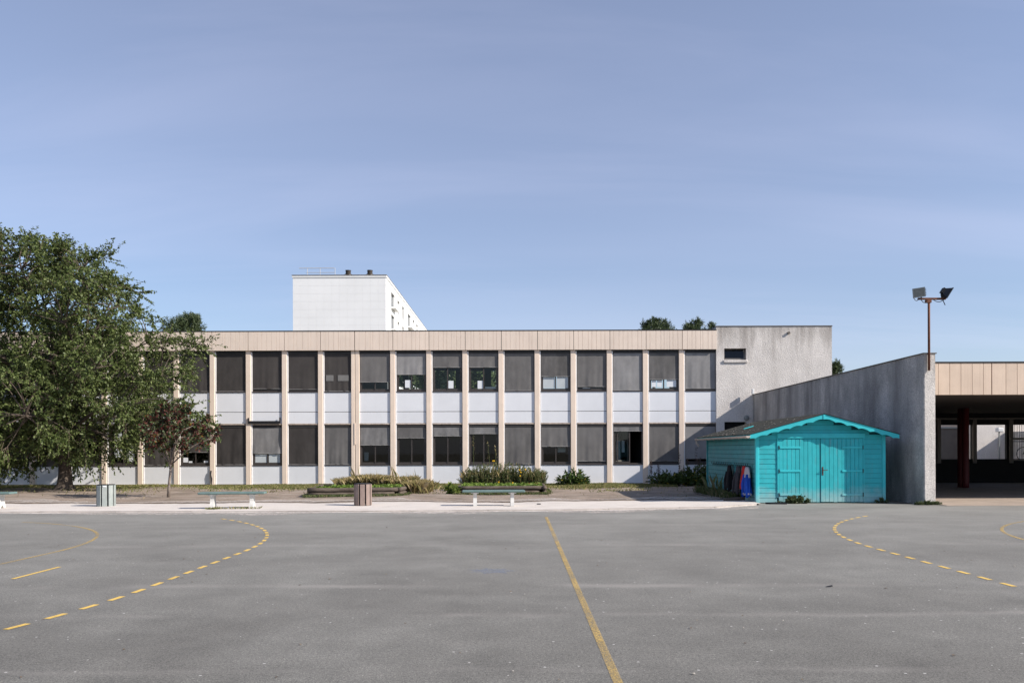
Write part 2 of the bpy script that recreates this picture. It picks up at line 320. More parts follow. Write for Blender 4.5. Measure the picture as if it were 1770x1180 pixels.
M['grit'] = leaf_mat('pale_grit', (0.35, 0.33, 0.30), (0.6, 0.58, 0.55), trans=0.0, rough=0.8)
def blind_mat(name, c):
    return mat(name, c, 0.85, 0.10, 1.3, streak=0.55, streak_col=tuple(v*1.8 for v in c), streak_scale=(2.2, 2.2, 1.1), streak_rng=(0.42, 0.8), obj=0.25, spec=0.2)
M['blind_dark'] = blind_mat('blind_fabric_no_glare', (0.052, 0.047, 0.045))  # blind colour without painted glare
M['blind_glare'] = blind_mat('blind_fabric_glare', (0.125, 0.12, 0.118))  # lighter copies of the blind colour, with window glare painted in
M['blind_glare_pale'] = blind_mat('blind_fabric_more_glare', (0.21, 0.205, 0.205))

# asphalt: aged grey with mottling, aggregate speckle, sand dust near the path
def asphalt():
    m = bpy.data.materials.new('asphalt'); m.use_nodes = True
    t = m.node_tree; N = t.nodes; L = t.links; b = N['Principled BSDF']; b.inputs['Roughness'].default_value = 0.85; b.inputs['Specular IOR Level'].default_value = 0.3
    geo = N.new('ShaderNodeNewGeometry'); pos = geo.outputs['Position']
    def noise(sc, det=5, vec=None, ro=0.6, dist=0.0):
        n = N.new('ShaderNodeTexNoise'); n.inputs['Scale'].default_value = sc; n.inputs['Detail'].default_value = det; n.inputs['Roughness'].default_value = ro; n.inputs['Distortion'].default_value = dist
        L.new(vec or pos, n.inputs['Vector']); return n.outputs[0]
    def ramp(src, pts):
        r = N.new('ShaderNodeValToRGB'); els = r.color_ramp.elements
        els[0].position, els[0].color = pts[0][0], (*pts[0][1], 1); els[1].position, els[1].color = pts[-1][0], (*pts[-1][1], 1)
        for p, c in pts[1:-1]: e = els.new(p); e.color = (*c, 1)
        L.new(src, r.inputs[0]); return r.outputs[0]
    def mul(a, bb):
        x = N.new('ShaderNodeMix'); x.data_type = 'RGBA'; x.blend_type = 'MULTIPLY'; x.inputs['Factor'].default_value = 1; L.new(a, x.inputs['A']); L.new(bb, x.inputs['B']); return x.outputs['Result']
    mpn = N.new('ShaderNodeMapping'); mpn.inputs['Scale'].default_value = (0.26, 0.30, 1); L.new(pos, mpn.inputs[0])
    big = ramp(noise(1.0, 5, mpn.outputs[0], 0.55, 0.8), [(0.30, (0.126, 0.120, 0.109)), (0.5, (0.153, 0.147, 0.134)), (0.70, (0.184, 0.178, 0.163))])
    mid = ramp(noise(1.4, 10, None, 0.72), [(0.3, (0.80, 0.80, 0.80)), (0.7, (1.20, 1.20, 1.20))])
    spk = mul(ramp(noise(85, 2, None, 0.8), [(0.30, (0.45, 0.45, 0.45)), (0.5, (1, 1, 1)), (0.70, (1.75, 1.72, 1.68))]), ramp(noise(32, 3, None, 0.7), [(0.32, (0.72, 0.72, 0.72)), (0.5, (1, 1, 1)), (0.70, (1.30, 1.29, 1.27))]))
    c = mul(mul(big, mid), spk)
    # faint paving-lane seams
    wv = N.new('ShaderNodeMapping'); wv.inputs['Scale'].default_value = (0.02, 0.27, 1); wv.inputs['Location'].default_value = (0, 0.33, 0); L.new(pos, wv.inputs[0])
    # white stone chips
    vo = N.new('ShaderNodeTexVoronoi'); vo.inputs['Scale'].default_value = 9; L.new(pos, vo.inputs['Vector'])
    ch = N.new('ShaderNodeMath'); ch.operation = 'LESS_THAN'; ch.inputs[1].default_value = 0.10; L.new(vo.outputs['Distance'], ch.inputs[0])
    sel = N.new('ShaderNodeMath'); sel.operation = 'GREATER_THAN'; sel.inputs[1].default_value = 0.72; L.new(vo.outputs['Color'], sel.inputs[0])
    cs = N.new('ShaderNodeMath'); cs.operation = 'MULTIPLY'; L.new(ch.outputs[0], cs.inputs[0]); L.new(sel.outputs[0], cs.inputs[1])
    x = N.new('ShaderNodeMix'); x.data_type = 'RGBA'; L.new(cs.outputs[0], x.inputs['Factor']); L.new(c, x.inputs['A']); x.inputs['B'].default_value = (0.5, 0.48, 0.46, 1); c = x.outputs['Result']
    # sand dust
    sx = N.new('ShaderNodeSeparateXYZ'); L.new(pos, sx.inputs[0])
    g = N.new('ShaderNodeMapRange'); L.new(sx.outputs[1], g.inputs['Value']); g.inputs['From Min'].default_value = 4.5; g.inputs['From Max'].default_value = 21.5; g.inputs['To Min'].default_value = 0.0; g.inputs['To Max'].default_value = 0.62
    mp2 = N.new('ShaderNodeMapping'); mp2.inputs['Scale'].default_value = (0.30, 0.6, 1); L.new(pos, mp2.inputs[0])
    nd = N.new('ShaderNodeMapRange'); L.new(noise(1.0, 7, mp2.outputs[0], 0.6), nd.inputs['Value']); nd.inputs['From Min'].default_value = 0.35; nd.inputs['From Max'].default_value = 0.7; nd.inputs['To Min'].default_value = 0.40; nd.inputs['To Max'].default_value = 1.0
    gd = N.new('ShaderNodeMath'); gd.operation = 'MULTIPLY'; L.new(g.outputs[0], gd.inputs[0]); L.new(nd.outputs[0], gd.inputs[1])
    x = N.new('ShaderNodeMix'); x.data_type = 'RGBA'; L.new(gd.outputs[0], x.inputs['Factor']); L.new(c, x.inputs['A']); x.inputs['B'].default_value = (0.345, 0.333, 0.305, 1); c = x.outputs['Result']
    # pale joints between the paving lanes, wavering and broken
    for yy, wd_, am in ((9.55, 0.22, 0.50), (7.85, 0.15, 0.40), (13.6, 0.30, 0.3), (5.9, 0.10, 0.22), (17.2, 0.3, 0.25)):
        wn_ = N.new('ShaderNodeMath'); wn_.operation = 'MULTIPLY_ADD'; wn_.inputs[1].default_value = 0.55; L.new(noise(0.35 + yy*0.02, 4), wn_.inputs[0]); L.new(sx.outputs[1], wn_.inputs[2])
        sb_ = N.new('ShaderNodeMath'); sb_.operation = 'SUBTRACT'; sb_.inputs[1].default_value = yy + 0.27; L.new(wn_.outputs[0], sb_.inputs[0])
        ab_ = N.new('ShaderNodeMath'); ab_.operation = 'ABSOLUTE'; L.new(sb_.outputs[0], ab_.inputs[0])
        mr_ = N.new('ShaderNodeMapRange'); mr_.interpolation_type = 'SMOOTHSTEP'; L.new(ab_.outputs[0], mr_.inputs['Value']); mr_.inputs['From Max'].default_value = wd_; mr_.inputs['To Min'].default_value = am; mr_.inputs['To Max'].default_value = 0
        br_ = N.new('ShaderNodeMapRange'); L.new(noise(0.5 + yy*0.01, 5), br_.inputs['Value']); br_.inputs['From Min'].default_value = 0.42; br_.inputs['From Max'].default_value = 0.62
        mm_ = N.new('ShaderNodeMath'); mm_.operation = 'MULTIPLY'; L.new(mr_.outputs[0], mm_.inputs[0]); L.new(br_.outputs[0], mm_.inputs[1])
        x = N.new('ShaderNodeMix'); x.data_type = 'RGBA'; L.new(mm_.outputs[0], x.inputs['Factor']); L.new(c, x.inputs['A']); x.inputs['B'].default_value = (0.33, 0.305, 0.28, 1); c = x.outputs['Result']
    L.new(c, b.inputs['Base Color'])
    bn = N.new('ShaderNodeBump'); bn.inputs['Strength'].default_value = 0.35; bn.inputs['Distance'].default_value = 0.006
    L.new(noise(110, 2), bn.inputs['Height']); L.new(bn.outputs[0], b.inputs['Normal'])
    return m
M['asphalt'] = asphalt()
M['sand'] = mat('path_sand', (0.60, 0.545, 0.495), 0.95, 0.06, 1.5, bump=0.3, bscale=30, bdist=0.015, fine=0.10, fscale=35, patch=(0.46, 0.40, 0.35), patch_scale=0.9, patch_rng=(0.55, 0.8))
M['dirt'] = mat('dirt', (0.275, 0.215, 0.17), 0.95, 0.18, 2.5, streak=0.55, streak_col=(0.46, 0.40, 0.345), streak_scale=(0.55, 1.3, 1), streak_rng=(0.48, 0.7), bump=0.6, bscale=12, bdist=0.05, patch=(0.20, 0.16, 0.125), patch_scale=0.7, patch_rng=(0.45, 0.65), fine=0.2, fscale=22)
M['ground'] = mat('ground_far', (0.22, 0.20, 0.15), 0.95, 0.2, 0.05)
M['kerb'] = mat('kerb_concrete', (0.40, 0.36, 0.33), 0.9, 0.2, 4)

def paint(name, col, lo, hi, sc1=60, sc2=1.2):
    m = bpy.data.materials.new(name); m.use_nodes = True
    t = m.node_tree; N = t.nodes; L = t.links; b = N['Principled BSDF']; b.inputs['Base Color'].default_value = (*col, 1); b.inputs['Roughness'].default_value = 0.7
    geo = N.new('ShaderNodeNewGeometry')
    n = N.new('ShaderNodeTexNoise'); n.inputs['Scale'].default_value = sc1; n.inputs['Detail'].default_value = 4; n.inputs['Roughness'].default_value = 0.7; L.new(geo.outputs['Position'], n.inputs['Vector'])
    n2 = N.new('ShaderNodeTexNoise'); n2.inputs['Scale'].default_value = sc2; n2.inputs['Detail'].default_value = 3; L.new(geo.outputs['Position'], n2.inputs['Vector'])
    a = N.new('ShaderNodeMath'); a.operation = 'MULTIPLY_ADD'; a.inputs[1].default_value = 0.5; L.new(n2.outputs[0], a.inputs[0]); L.new(n.outputs[0], a.inputs[2])
    r = N.new('ShaderNodeMapRange'); L.new(a.outputs[0], r.inputs['Value']); r.inputs['From Min'].default_value = lo; r.inputs['From Max'].default_value = hi
    L.new(r.outputs[0], b.inputs['Alpha'])
    return m
M['sandveil'] = paint('sand_veil', (0.56, 0.50, 0.45), 0.52, 1.0, 9, 1.6)
M['ypaint'] = paint('yellow_paint', (0.60, 0.41, 0.13), 0.58, 0.98)
M['ydash'] = paint('yellow_paint_fresh', (0.76, 0.50, 0.12), 0.38, 0.76)
M['bpaint'] = paint('blue_paint', (0.20, 0.28, 0.45), 0.65, 1.3)

# ------------------------------------------------------------------ ground
YF = 39.0                      # depth of the school facade plane
def Zf(py): return EYE + (HY - py) * YF / FPX
def Xf(px): return (px - VX) * YF / FPX

rnd = random.Random(3)
def vnoise(seed):
    rr = random.Random(seed); ks = [(rr.uniform(0.3, 3.2), rr.uniform(0, 6.28), rr.uniform(0.3, 1)) for _ in range(9)]
    return lambda x: sum(a*math.sin(k*x + p)/(0.6 + k) for k, p, a in ks)

g = MB(); g.add([(-1500,-300,-0.30),(1500,-300,-0.30),(1500,3000,-0.30),(-1500,3000,-0.30)], [(0,1,2,3)])
tag(g.build('ground', M['ground']), kind='structure')
# garden soil between path and school
gx = np.linspace(-42, 11.55, 180); gy = np.linspace(20.4, 39.3, 70)
def soilz(x, y):
    d = max(0.0, min(1.0, (y - 33) / 5.0))
    return -0.005 - 0.085*d + 0.018*math.sin(x*0.9 + y*0.6) * min(1, max(0, (y-25)/3)) + 0.012*math.sin(x*2.3 - y*1.7) * min(1, max(0, (y-25)/3)) - (0.03 if y < 25 else 0.0)
g = MB(); g.v = [(x, y, soilz(x, y)) for y in gy for x in gx]
nx = len(gx); g.f = [(j*nx+i, j*nx+i+1, (j+1)*nx+i+1, (j+1)*nx+i) for j in range(len(gy)-1) for i in range(nx-1)]
tag(g.build('garden_soil', M['dirt'], smooth=True), kind='structure')

# edge between court and path (plan view)
EDGE = [(-45, 21.6), (-13.4, 21.05), (-3.7, 20.95), (1.5, 21.25), (5.5, 22.0), (6.95, 23.15)]
def edge_y(x):
    for (x0, y0), (x1, y1) in zip(EDGE, EDGE[1:]):
        if x <= x1: return y0 + (y1-y0)*(x-x0)/(x1-x0)
    return EDGE[-1][1]
g = MB(); n1 = vnoise(11)
poly = [(-45, -12), (37, -12), (37, 22.62), (12.6, 22.68), (11.9, 23.0), (10.9, 23.9), (7.2, 23.92)] + EDGE[::-1]
g.add([(x, y, 0.0) for x, y in poly], [tuple(range(len(poly)))])
court = tag(fixn(g.build('playground_court', M['asphalt'])), kind='structure')
# a slab of asphalt continues under and behind the shed
g = MB(); g.add([(6.6,23.9,-0.006),(11.7,23.9,-0.006),(11.5,31,-0.006),(6.6,31,-0.006)], [(0,1,2,3)])
tag(g.build('shed_apron', M['dirt']), kind='structure')

# pale sand path with an irregular far edge
g = MB(); xs = np.arange(-45, 7.15, 0.12); nb = vnoise(5); nc = vnoise(6)
for x in xs:
    yb = 25.0 + 0.20*nb(x) + 0.07*nc(x*6) + (0.9*max(0, min(1, (x-0.5)/3)))
    ys = edge_y(x) + 0.10
    for k in range(5):
        q = k/4; y = ys + (yb-ys)*q
        g.v.append((x, y, 0.030 + 0.008*math.sin(x*1.3+y) - 0.03*q**6 + (0.0 if k < 4 else -0.012)))
for i in range(len(xs)-1):
    for k in range(4): g.f.append((i*5+k, (i+1)*5+k, (i+1)*5+k+1, i*5+k+1))
tag(g.build('sand_path', M['sand'], smooth=True), kind='structure')
# sand washed over the edge onto the asphalt: ragged sheet
g = MB(); xs = np.arange(-45, 6.9, 0.06); na = vnoise(21); n2 = vnoise(22)
for x in xs:
    w = 0.10 + 0.07*na(x*1.5) + 0.05*n2(x*7) + 0.03*na(x*23)
    ye = edge_y(x)
    g.v += [(x, ye - max(0.02, w), 0.0042), (x, ye + 0.06, 0.006)]
for i in range(len(xs)-1): g.f.append((i*2, i*2+2, i*2+3, i*2+1))
tag(g.build('sand_spill', M['sand']), kind='structure')
g = MB(); g2 = MB()
for x in xs:
    ye = edge_y(x); w = 0.55 + 0.28*na(x*0.8 + 2) + 0.10*n2(x*4)
    g.v += [(x, ye - max(0.15, w), 0.0025), (x, ye + 0.05, 0.0030)]
    yb = 25.0 + 0.20*nb(x) + 0.07*nc(x*6) + (0.9*max(0, min(1, (x-0.5)/3))); w2 = 0.9 + 0.5*na(x*0.7) + 0.15*n2(x*3)
    g2.v += [(x, yb - 0.25, 0.034), (x, yb + 0.10, 0.030), (x, yb + max(0.3, w2), soilz(x, yb + max(0.3, w2)) + 0.016)]
for i in range(len(xs)-1):
    g.f.append((i*2, i*2+2, i*2+3, i*2+1)); g2.f += [(i*3, i*3+3, i*3+4, i*3+1), (i*3+1, i*3+4, i*3+5, i*3+2)]
SPILL = (g, g2)
# kerb edging between court and path, in lengths
kerb = MB()
for (x0, y0), (x1, y1) in zip(EDGE, EDGE[1:]):
    d = Vector((x1-x0, y1-y0, 0)); Ln = d.length; d.normalize(); k = 0.0
    while k < Ln - 0.05:
        e = min(k + 1.0, Ln); a = Vector((x0, y0, 0)) + d*(k + 0.006); b2 = Vector((x0, y0, 0)) + d*(e - 0.006); nrm = Vector((-d.y, d.x, 0))
        h = 0.034 + rnd.uniform(-0.006, 0.006)
        vs = [a + nrm*0.045, b2 + nrm*0.045, b2 + nrm*0.105, a + nrm*0.105]
        o = MB().add([(*v.xy, -0.08) for v in vs] + [(*v.xy, h) for v in vs], [(0,3,2,1),(4,5,6,7),(0,1,5,4),(1,2,6,5),(2,3,7,6),(3,0,4,7)])
        kerb.add(o.v, o.f); k = e
tag(kerb.build('kerb', M['kerb']), kind='structure')

for q in SPILL: tag(q.build('sand_dusting', M['sandveil']), kind='structure')
# court markings
def strip(pts, w, z=0.004):
    b = MB(); pts = [Vector((x, y, 0)) for x, y in pts]
    for i, p in enumerate(pts):
        t = (pts[min(i+1, len(pts)-1)] - pts[max(i-1, 0)]).normalized(); n = Vector((-t.y, t.x, 0))*w/2
        b.v += [(*(p - n).xy, z), (*(p + n).xy, z)]
    for i in range(len(pts)-1): b.f.append((i*2, i*2+2, i*2+3, i*2+1))
    return b
strip([(0.69 + 0.0025*y, y) for y in np.linspace(-2, 19.3, 40)], 0.068).build('centre_line', M['ypaint'], court)
def area_path(xc, sgn, y0, y1, R, a_far, a_near):
    """straight segment joined to quarter circles, from far to near"""
    P = []
    for a in np.linspace(a_far, 0, 60): P.append((xc + sgn*R*math.cos(a), y1 + R*math.sin(a)))
    for y in np.linspace(y1, y0, 14)[1:]: P.append((xc + sgn*R, y))
    for a in np.linspace(0, a_near, 60)[1:]: P.append((xc + sgn*R*math.cos(a), y0 - R*math.sin(a)))
    return P
def resample(P, s0, s1):
    out = []; acc = 0
    for (x0, y0), (x1, y1) in zip(P, P[1:]):
        d = math.hypot(x1-x0, y1-y0)
        if acc + d >= s0 and acc <= s1:
            t0 = max(0, (s0-acc)/d); t1 = min(1, (s1-acc)/d)
            if not out: out.append((x0+(x1-x0)*t0, y0+(y1-y0)*t0))
            out.append((x0+(x1-x0)*t1, y0+(y1-y0)*t1))
        acc += d
    return out
def plen(P): return sum(math.hypot(b[0]-a[0], b[1]-a[1]) for a, b in zip(P, P[1:]))
for xc, sgn, y0, y1 in ((-13.3, 1, 9.5, 12.7), (14.78, -1, 9.5, 12.95)):
    P = area_path(xc, sgn, y0, y1, 9.0, 0.78, 0.9); Lt = plen(P); s = 0
    while s < Lt - 0.3:
        strip(resample(P, s, s + 0.25), 0.065).build('dash', M['ydash'], court); s += 0.47
    P6 = area_path(xc, sgn, y0, y1, 6.0, 1.2, 0.6)
    strip(P6, 0.06).build('goal_area_line', M['ypaint'], court)
    strip([(xc + sgn*7, 10.15), (xc + sgn*7, 11.2)], 0.055).build('penalty_line', M['ydash'], court)
b = MB(); pts = []
for k in range(14):
    a = 2*PI*k/14; r = 0.16 if k % 2 else 0.30
    pts.append((-0.32 + r*1.2*math.cos(a), 10.7 + r*math.sin(a)*0.9, 0.004))
b.add(pts, [tuple(range(14))]); b.build('paint_smudge', M['bpaint'], court)

# ------------------------------------------------------------------ school building
PX0, PDX = 57.0, 62.33
def PXi(i): return Xf(PX0 + PDX*i)
BAY = PDX * YF / FPX
school = empty('school_building', (0, YF, 0), 'long two-storey school with beige pillars, white panels and grey window blinds', 'building')
def part(mb, name, m, parent=school, smooth=False):
    o = mb.build(name, m, parent, smooth); o.matrix_parent_inverse = parent.matrix_world.inverted() if parent.location.length == 0 else Matrix.Translation(-parent.location); return o
ZB, ZCOP, ZTOP = -0.06, Zf(605), Zf(572)
I0, I1 = -4, 18
XL = PXi(I0); XR = Xf(1238)
# carcass: slabs, end wall, rear wall with openings
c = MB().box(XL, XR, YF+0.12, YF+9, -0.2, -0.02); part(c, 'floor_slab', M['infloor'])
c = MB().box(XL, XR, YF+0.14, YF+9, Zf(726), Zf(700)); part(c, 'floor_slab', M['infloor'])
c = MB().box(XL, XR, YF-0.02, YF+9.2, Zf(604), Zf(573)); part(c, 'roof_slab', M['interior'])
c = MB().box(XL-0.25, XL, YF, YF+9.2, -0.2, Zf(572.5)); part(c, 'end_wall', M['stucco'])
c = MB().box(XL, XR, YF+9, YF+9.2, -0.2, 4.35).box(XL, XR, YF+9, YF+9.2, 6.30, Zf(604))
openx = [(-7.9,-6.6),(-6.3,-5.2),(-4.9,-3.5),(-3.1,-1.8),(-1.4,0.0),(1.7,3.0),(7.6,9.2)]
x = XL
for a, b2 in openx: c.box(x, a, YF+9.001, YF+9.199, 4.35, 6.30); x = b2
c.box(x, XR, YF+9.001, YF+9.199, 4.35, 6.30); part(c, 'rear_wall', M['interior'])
for i in (2, 6, 9, 13, 17):   # cross walls between classrooms
    c = MB().box(PXi(i)-0.06, PXi(i)+0.06, YF+0.13, YF+8.99, -0.01, Zf(727)).box(PXi(i)-0.06, PXi(i)+0.06, YF+0.15, YF+8.99, Zf(699), Zf(605)); part(c, 'partition_wall', M['interior'])
# roof edge, cornice panels (ribbed sheet), plinth
c = MB(); c.box(XL-0.3, XR-0.004, YF-0.155, YF+9.3, ZTOP-0.015, ZTOP+0.03); part(c, 'roof_edge', M['roofedge'])
def ribbed(w, h, nrib, d, seed):
    rr = random.Random(seed); b = MB(); xs = [0.0]
    prof = [(0.0, 0)]
    xp = sorted([w*(k+rr.uniform(-0.25, 0.25))/nrib for k in range(1, nrib)])
    for xx in xp: prof += [(xx-0.009, 0), (xx-0.004, 0.012), (xx+0.004, 0.012), (xx+0.009, 0)]
    prof.append((w, 0))
    pl = [(xx, yy) for xx, yy in prof] + [(w, d), (0, d)]
    b.prism(pl, 'z', 0, h); return b
for i in range(I0, I1+1):
    x0 = PXi(i)+0.012 if i != 9 else PXi(i)+0.02-0.1
    x1 = (PXi(i+1) if i < I1 else XR) - 0.012
    if i == 8: x1 -= 0.1
    mb = ribbed(x1-x0, ZTOP-0.018-ZCOP, 8, 0.10, i+50)
    o = fixn(mb.build('cornice_panel', M['peach'], school)); o.location = (x0, -0.145, ZCOP)
c = MB().box(XL, XR, YF-0.045, YF+0.1, ZCOP-0.055, ZCOP-0.004); part(c, 'head_rail', M['blindbox'])
c = MB().box(XL, XR-0.02, YF-0.075, YF+0.06, -0.25, Zf(836)); part(c, 'plinth', M['plinth'])
# pillars
for i in range(I0, I1+1):
    xc = PXi(i)
    if i == 9:
        xc -= 0.10
        for s, w in ((-1, 0.17), (1, 0.20)):
            cx = xc + s*0.105; part(MB().bbox(cx-w/2, cx+w/2, YF-0.055, YF+0.13, Zf(836)+0.002, ZCOP-0.004, 0.012), 'pillar', M['pillar'])
        part(MB().tube([(xc-0.02, YF-0.06, Zf(767)), (xc-0.02, YF-0.06, Zf(730))], 0.022, 6), 'rain_pipe', M['peach'])
    else:
        part(MB().bbox(xc-0.15, xc+0.085, YF-0.055, YF+0.13, Zf(836)+0.002, ZCOP-0.004, 0.012), 'pillar', M['pillar'])
        part(MB().bbox(xc+0.087, xc+0.15, YF-0.025, YF+0.13, Zf(836)+0.002, ZCOP-0.004, 0.008), 'jamb', M['jamb'])
part(MB().tube([W(365,813,YF-0.07), W(364,820,YF-0.09), W(366,827,YF-0.1), W(365,838,YF-0.12)], 0.03, 6), 'black_hose', M['black'])
# white spandrel panels, ledge
def bayx(j):
    a = PXi(j) + 0.152; b2 = (PXi(j+1) - 0.152) if j < 18 else XR
    if j == 9: a = PXi(9)-0.10+0.207
    if j == 8: b2 = PXi(9)-0.10-0.192
    return a, b2
for j in range(I0, 19):
    a, b2 = bayx(j)
    part(MB().bbox(a, b2, YF, YF+0.08, Zf(710.3), Zf(677), 0.006), 'spandrel_panel', M['panel'])
    part(MB().bbox(a, b2, YF, YF+0.08, Zf(730.5), Zf(711.2), 0.006), 'spandrel_panel', M['panel'])
    part(MB().box(a, b2, YF+0.02, YF+0.12, Zf(734), Zf(675)), 'backing_board', M['frame'])
    part(MB().bbox(a, b2, YF-0.035, YF+0.08, Zf(733.0), Zf(730.9), 0.01), 'ledge', M['ledge'])
    part(MB().bbox(a, b2, YF, YF+0.10, Zf(835), Zf(803.5), 0.006), 'spandrel_panel', M['panel'])
# windows
UP = {0:.5,1:.7,2:.6,3:1,4:1,5:1.0,6:.93,7:.95,8:1.0,9:.76,10:.56,11:.37,12:.37,13:1.0,14:.62,15:.90,16:1.0,17:.71,18:.96}
LO = {0:.15,1:.35,2:.06,3:1,4:.66,5:1.0,6:.70,7:1.0,8:1.0,9:.48,10:.29,11:.24,12:.18,13:1.0,14:.53,15:.93,16:.12,17:.93,18:.87}
def make_window(j, floor):
    a, b2 = bayx(j); zt, zb = (ZCOP-0.06, Zf(676)) if floor else (Zf(734.2), Zf(802.5))
    w = b2 - a; h = zt - zb
    f = MB(); t = 0.065
    # outer frame (the part itself), then sub-parts
    f.box(0, t, 0.03, 0.11, 0, h).box(w-t, w, 0.03, 0.11, 0, h).box(t, w-t, 0.032, 0.11, 0, t).box(t, w-t, 0.032, 0.11, h-t, h)
    f.box(-0.01, w+0.01, -0.03, 0.03, -0.022, 0.012)
    win = f.build('window', M['frame'], school); win.location = (a, 0, zb)
    frac = (UP if floor else LO).get(j, 1.0)
    op = (j == 16 and not floor)
    # two sliding sashes
    mid = w*0.5
    for s in (0, 1):
        x0, x1 = (t, mid+0.02) if s == 0 else (mid-0.02, w-t)
        if op and s == 1: x0, x1 = (t+0.13, mid+0.11)
        yy = 0.062 if s == 0 else 0.040
        sb = MB(); q = 0.05
        z0, z1 = t, h-t
        sb.box(x0, x0+q, yy, yy+0.018, z0, z1).box(x1-q, x1, yy, yy+0.018, z0, z1).box(x0+q, x1-q, yy+0.001, yy+0.017, z0, z0+q*1.3).box(x0+q, x1-q, yy+0.001, yy+0.017, z1-q, z1)
        sb.build('sash', M['frame'], win)
        tw = rnd.uniform(-0.004, 0.004)
        MB().add([(x0+q, yy+0.009, z0+q), (x1-q, yy+0.009+tw, z0+q), (x1-q, yy+0.009+tw, z1-q), (x0+q, yy+0.009, z1-q)], [(0,1,2,3)]).build('pane', M['glass'], win)
    # blind: box, fabric with folds, bottom rail
    bx = MB().bbox(0.012, w-0.012, -0.005, 0.09 if False else 0.028, h-0.10, h-0.005, 0.02); bx.build('blind_box', M['blindbox'], win)
    zbot = h - 0.10 - frac*(h - 0.10 - 0.03)
    rr = random.Random(j*7 + floor*101); nx_, nz_ = 26, 10
    fb = MB(); ph = [rr.uniform(0, 6.28) for _ in range(5)]; amp = rr.uniform(0.002, 0.007)
    for k in range(nz_+1):
        q = k/nz_; z = (h-0.10) + (zbot - (h-0.10))*q
        for i in range(nx_+1):
            u = i/nx_; x = 0.03 + (w-0.06)*u
            y = 0.012 + amp*(0.2+q**1.5)*(math.sin(u*9+ph[0]) + 0.8*math.sin(u*17+ph[1]+q*2) + 0.6*math.sin(u*31+ph[2]+q)) - 0.016*q*math.sin(PI*u)
            if (j, floor) == (6, 0): y += 0.03*math.sin((u*1.3+q)*5)*q
            fb.v.append((x, min(y, 0.027), z))
    for k in range(nz_):
        for i in range(nx_): fb.f.append((k*(nx_+1)+i, (k+1)*(nx_+1)+i, (k+1)*(nx_+1)+i+1, k*(nx_+1)+i+1))
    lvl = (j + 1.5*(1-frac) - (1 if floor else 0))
    mm = M['blind_dark'] if lvl < 8 else (M['blind_glare'] if lvl < 14 and rr.random() < 0.75 else M['blind_glare_pale'] if rr.random() < 0.55 else M['blind_glare'])  # paler from left to right, painting glare into the fabric colour
    if (j, floor) in ((6,0),(9,0),(11,0),(16,0),(12,0)): mm = M['blind_glare_pale']
    if (j, floor) in ((15,0),(17,0),(14,0),(15,1)): mm = M['blind_glare']
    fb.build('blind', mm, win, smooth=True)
    MB().tube([(0.028, 0.004, zbot), (w-0.028, 0.004, zbot)], 0.014, 6).build('blind_rail', M['rail'], win)
    return win, w, h, t, zbot
WIN = {}
for fl in (0, 1):
    for j in range(I0, 19): WIN[(j, fl)] = make_window(j, fl)
def sheet(j, fl, u0, u1, z0, z1, m='paper', y=None, name='paper_sheet'):
    if y is None: y = 0.064 if u0 < .5 else 0.043
    win, w, h, t, zb = WIN[(j, fl)]
    MB().box(w*u0, w*u1, y, y+0.004, h*z0, h*z1).build(name, M[m], win)
sheet(10, 1, .28, .47, .10, .29); sheet(11, 1, .53, .70, .08, .27); sheet(12, 1, .30, .48, .07, .27); sheet(12, 1, .55, .92, .07, .12, y=0.1)
M['veiled'] = mat('veiled_paper', (0.19, 0.185, 0.18), 0.9, 0.1, 5)
sheet(8, 1, .06, .34, .27, .42, 'veiled', y=-0.012); sheet(8, 1, .50, .90, .27, .42, 'veiled', y=-0.012)
sheet(4, 0, .08, .24, .08, .20); sheet(4, 0, .26, .38, .06, .11); sheet(4, 0, .78, .92, .06, .12)
sheet(6, 0, .07, .47, .07, .30, 'pale', name='board_and_reflection'); sheet(6, 0, .54, .94, .07, .30, 'pale', name='board_and_reflection')
sheet(14, 1, .07, .47, .08, .38, 'pale', name='board_and_reflection'); sheet(14, 1, .54, .94, .08, .38, 'pale', name='board_and_reflection'); sheet(14, 1, .08, .2, .1, .22, y=0.085); sheet(14, 1, .35, .46, .1, .22, y=0.085)
sheet(17, 1, .10, .24, .1, .26); sheet(17, 1, .28, .44, .1, .26); sheet(17, 1, .6, .92, .1, .3); sheet(17, 1, .06, .46, .26, .3, 'pale', name='board_and_reflection')
sheet(2, 0, .18, .44, .2, .85, 'pale', name='board_and_reflection'); sheet(2, 0, .56, .86, .1, .5, 'paper'); sheet(2, 0, .6, .78, .55, .8, 'pale', name='board_and_reflection')  # pale sheets here paint bluish reflections in the panes
sheet(14, 0, .58, .85, .62*.5, .46, 'pale', y=0.5, name='board_and_reflection'); sheet(16, 0, .16, .3, .1, .6, 'pale', y=0.6, name='board_and_reflection'); sheet(16, 0, .36, .46, .3, .6, 'paper', y=0.8)  # open sash bay: its pale sheet paints the reflected sky
sheet(9, 0, .06, .2, .1, .32, 'pale', y=0.7, name='board_and_reflection'); sheet(15, 1, .2, .45, .05, .09, 'pale', name='board_and_reflection')
# chairs/tables read as dark lumps inside: a cream chair back behind the open sash
win, w, h, t, zb = WIN[(16, 0)]
b = MB(); b.prism([(w*.10, 0.02), (w*.12, .14), (w*.2, .2), (w*.34, .2), (w*.44, .13), (w*.45, 0.02)], 'y', 0.30, 0.36); fixn(b.build('cream_cushion', M['ledge'], win))
